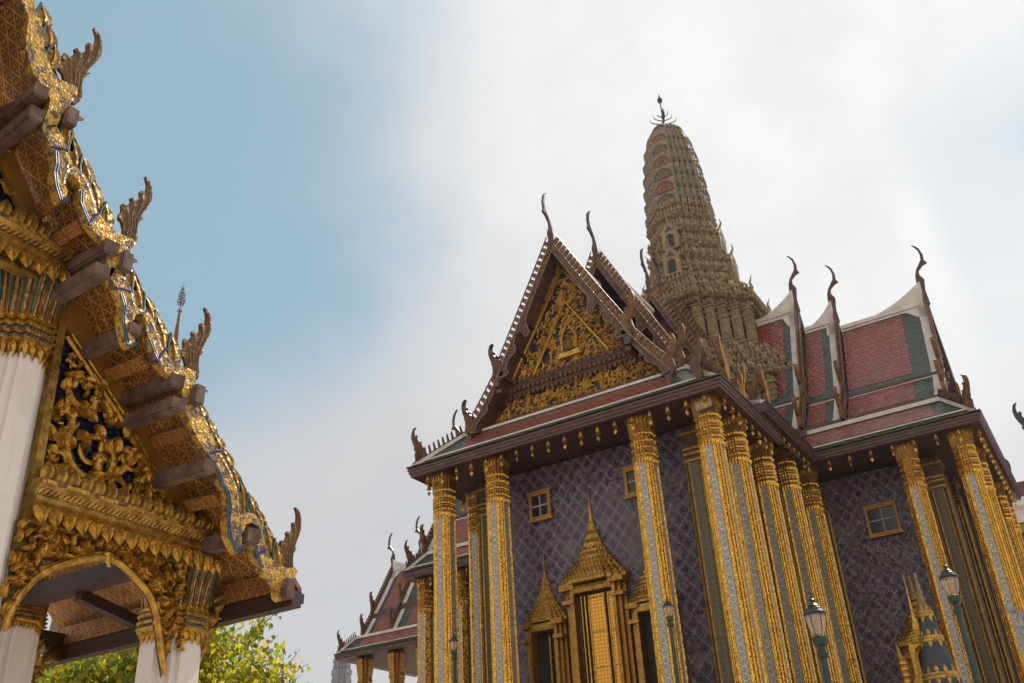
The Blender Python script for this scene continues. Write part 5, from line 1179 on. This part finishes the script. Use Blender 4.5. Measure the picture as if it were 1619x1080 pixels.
pg = thing('distant_tower', 'far grey stepped tower top low at the left of the tiered hall', 'tower', (-106, 120, 0))
m = MB(); rloft(m, [(0, 3.2), (20, 2.2), (24, 1.8), (28, 1.6), (31.5, 1.45), (31.6, 1.6), (32.2, 1.6), (32.3, 1.3), (33.4, 1.25), (33.5, 1.4), (33.9, 1.4), (34., 1.1), (35.2, .9), (36, .2)], .4, 3, (-105.6, 120, 0)); po = m.build('tower_shaft', 'far_grey', pg)
m = MB()
for z, h in ((27, 1.72), (28.7, 1.65), (30.2, 1.58), (32.4, 1.4)):
    for a, b_, nx, ny, L in around(h, .4, 3, .5, (-105.6, 120)): m.leaf((a, b_, z), (0, 0, 1), (nx, ny, 0), L*.8, .9, .3, False)
m.build('niche_row', 'grey_stone', po)
sp = thing('spire_tip', 'dark spire tip just above the bottom edge, right of the pavilion tree', 'spire', (-118, 120, 0))
MB().rev([(0, 6), (25, 4), (30, 1.6), (31, 1.2), (31.1, 1.5), (31.7, 1.0), (31.8, .5), (32.6, .35), (32.8, .5), (33.1, .2), (33.9, .03)], (-118.3, 120, 0), 12).build('spire_body', 'dark_finial', sp)
gs = thing('golden_spire', 'thin golden spire with a dark tiered finial rising behind the pavilion roof', 'spire', (-78.5, 60, 0))
MB().rev([(0, 9), (30, 7), (36, 4), (42, 2), (47, 1), (50, .55), (55, .36), (59.4, .12), (59.5, .01)], (-78.55, 60, 0), 12).build('spire_body', 'gold_finial', gs)
m = MB().tube([(-78.55, 60, 59.3), (-78.55, 60, 63.2)], [.07, .02], 5)
for z, r_ in ((59.5, .22), (60.4, .30), (60.8, .42), (61.2, .3), (61.6, .36), (62.0, .2), (62.4, .12)):
    pts = [(-78.55+math.cos(a)*r_, 60+math.sin(a)*r_, z+.1*math.sin(3*a)) for a in [k*math.pi/5 for k in range(11)]]; m.tube(pts, .045, 4)
    for k in range(4): a = k*math.pi/2+.4; m.tube([(-78.55, 60, z-.1), (-78.55+math.cos(a)*r_, 60+math.sin(a)*r_, z), (-78.55+math.cos(a)*r_*1.2, 60+math.sin(a)*r_*1.2, z+.3)], .035, 4)
m.build('umbrella_finial', 'dark_finial', gs)
rbld = thing('white_hall', 'building with white cornice and blue wall at the right edge of the frame', 'building', (0, 80, 0))
MB().box(-6, 14, 80, 95, 0, 23.2).build('blue_wall', 'blue_tile', rbld)
MB().mold([(-6.3, 95), (-6.3, 79.7), (14.3, 79.7)], [(-.3, 23.2), (.1, 23.2), (.3, 23.9), (.3, 24.0), (.7, 24.3), (.7, 24.9), (-.3, 24.9)]).build('white_cornice', 'white', rbld)
MB().mold([(-6.12, 95), (-6.12, 79.88), (14.12, 79.88)], [(-.1, 22.5), (.06, 22.5), (.10, 23.15), (-.1, 23.15)]).build('gold_frieze', 'ochre_wood', rbld)
MB().box(-5.5, 13.5, 80.5, 94.5, 24.9, 26.5).build('attic', 'maroon', rbld)
m = MB(); frz = lambda a, b_, c: (-1.35+a, 79.2+c, 28.6+b_); m.plate([(a, c) for a, c in naga_poly(2.9, -1)], frz, -.12, .12); m.tube([(-1.2, 79.2, 26.4), (-1.35, 79.2, 28.8)], [.25, .2], 6)
fz = m.build('naga_finial', 'black_metal', rbld)
sto = thing('stone_guardian', 'pale grey stone sculpture cut off by the right edge near the columns', 'statue', (-1.0, 20, 0))
m = MB(); m.rev([(0, .7), (.6, .75), (.8, .55), (1.4, .5), (2.6, .55), (3.2, .62), (3.5, .7), (3.9, .66), (4.2, .5), (4.35, .58), (4.55, .5), (4.7, .36), (4.75, .42), (5.0, .38), (5.2, .3), (5.5, .26), (5.6, .14), (5.75, .02)], (-.98, 20, 0), 18)
for i in range(16): m.leaf((-.98-.45+R.uniform(-.1, .1), 20-.3+R.uniform(-.2, .2), 3.6+i*.12), (R.uniform(-1, 0), R.uniform(-.5, 0), R.uniform(.2, 1)), (-1, -1, 0), .2, .25, .5)
m.build('stone_body', 'grey_stone', sto)

# ================================================================== tree behind the pavilion
tr = thing('leafy_tree', 'leafy yellow-green tree behind the pavilion arch with sprays of heart-shaped leaves', 'tree', (-18.5, 15.2, 0))
R.seed(21); TB = Vector((-18.3, 14.0, 0)); limbs = []
tk = MB(); tk.tube([TB, TB+Vector((.1, .1, 1.5)), TB+Vector((0, .3, 3.0))], [.34, .26, .22], 9)
def limb(p, d, L, r_, depth):
    n = 4; pts = [p]; q = p
    for i in range(n):
        d = (d+Vector((R.uniform(-.25, .25), R.uniform(-.25, .25), R.uniform(-.08, .2)))).normalized(); q = q+d*L/n; pts.append(q)
    tk.tube(pts, [r_*(1-.6*i/n) for i in range(n+1)], 5, cap=False)
    limbs.append((pts, depth))
    if depth < 3:
        for k in range(4 if depth < 2 else 3):
            b_ = pts[R.choice((2, 3, 4))]; limb(b_, (d+Vector((R.uniform(-1, 1), R.uniform(-1, 1), R.uniform(-.4, .7)))).normalized(), L*R.uniform(.55, .75), r_*.45, depth+1)
for k in range(9):
    a = k*2*math.pi/9+R.uniform(-.3, .3); limb(TB+Vector((0, .2, R.uniform(2.4, 3.9))), Vector((math.cos(a)*.9, math.sin(a)*.9, R.uniform(.45, 1.2))).normalized(), R.uniform(1.7, 2.3), .12, 0)
# airy sprays reaching right of the eave
for tip, st in (((-17.3, 17.6, 8.0), (-17.8, 16.0, 6.6)), ((-17.2, 17.2, 7.1), (-17.9, 15.9, 5.9)), ((-17.1, 16.8, 7.5), (-17.8, 15.6, 6.3)), ((-17.2, 17.0, 6.2), (-17.9, 15.9, 5.2))):
    s_, e_ = Vector(st), Vector(tip); pts = [s_, s_*.6+e_*.4+Vector((0, 0, -.12)), s_*.25+e_*.75+Vector((0, .05, 0)), e_]; tk.tube(pts, [.035, .025, .015, .006], 4); limbs.append((pts, 4))
    for k in range(4):
        b_ = pts[R.choice((1, 2))]; e2 = b_+Vector((R.uniform(-.2, .2), R.uniform(.1, .5), R.uniform(-.3, .45))); tk.tube([b_, (b_+e2)/2+Vector((0, 0, .03)), e2], [.014, .01, .004], 4); limbs.append(([b_, (b_+e2)/2, e2], 4))
tk.build('trunk', 'bark', tr)
lv = {'leaf': MB(), 'leaf_yellow': MB()}
def addleaf(p, s):
    a = R.uniform(0, 6.28); U = Vector((math.cos(a)*.5, math.sin(a)*.5, R.uniform(-1.2, -.1))).normalized(); N = Vector((R.uniform(-1, 1), R.uniform(-1, 1), R.uniform(-.3, 1))); N = (N-U*N.dot(U)).normalized(); Rt = U.cross(N)
    mb = lv['leaf_yellow'] if R.random() < .55 else lv['leaf']
    mb.add([p, p+Rt*s*.5+U*s*.15, p+Rt*s*.42+U*s*.55, p+U*s*1.15, p-Rt*s*.42+U*s*.55, p-Rt*s*.5+U*s*.15, p+U*s*.4+N*s*.12], [(0, 1, 6), (1, 2, 6), (2, 3, 6), (3, 4, 6), (4, 5, 6), (5, 0, 6)])
for pts, dp in limbs:
    if dp < 2: continue
    n = 85 if dp < 4 else 13; 
    for i in range(n):
        k = R.randrange(len(pts)-1); q = R.random(); p = Vector(pts[k])*(1-q)+Vector(pts[k+1])*q
        sp_ = .30 if dp < 4 else .09
        if p.y > 16.1 and dp < 4: continue
        addleaf(p+Vector((R.gauss(0, sp_), R.gauss(0, sp_), R.gauss(0, sp_))), R.uniform(.085, .14))
for k_, mb in lv.items(): mb.build('crown', k_, tr)
# ================================================================== thin air volume added to lift the shadows like sun glare
hz_ = MB().box(-140, 40, -30, 150, -1, 75)
m_ = bpy.data.materials.new('glare_haze'); m_.use_nodes = True; t = m_.node_tree; t.nodes.clear()
o_ = t.nodes.new('ShaderNodeOutputMaterial'); pv_ = t.nodes.new('ShaderNodeVolumePrincipled'); t.links.new(pv_.outputs[0], o_.inputs['Volume'])
pv_.inputs['Color'].default_value = (.93, .90, .88, 1); pv_.inputs['Density'].default_value = .00014; pv_.inputs['Anisotropy'].default_value = .5
MATS['glare_haze'] = m_
hz = hz_.build('haze', 'glare_haze'); hz['kind'] = 'stuff'

# keep every hierarchy at thing > part > sub-part
def depth(o):
    n = 0
    while o.parent: o = o.parent; n += 1
    return n
bpy.context.view_layer.update()
for o in list(bpy.data.objects):
    while depth(o) > 2: o.parent = o.parent.parent
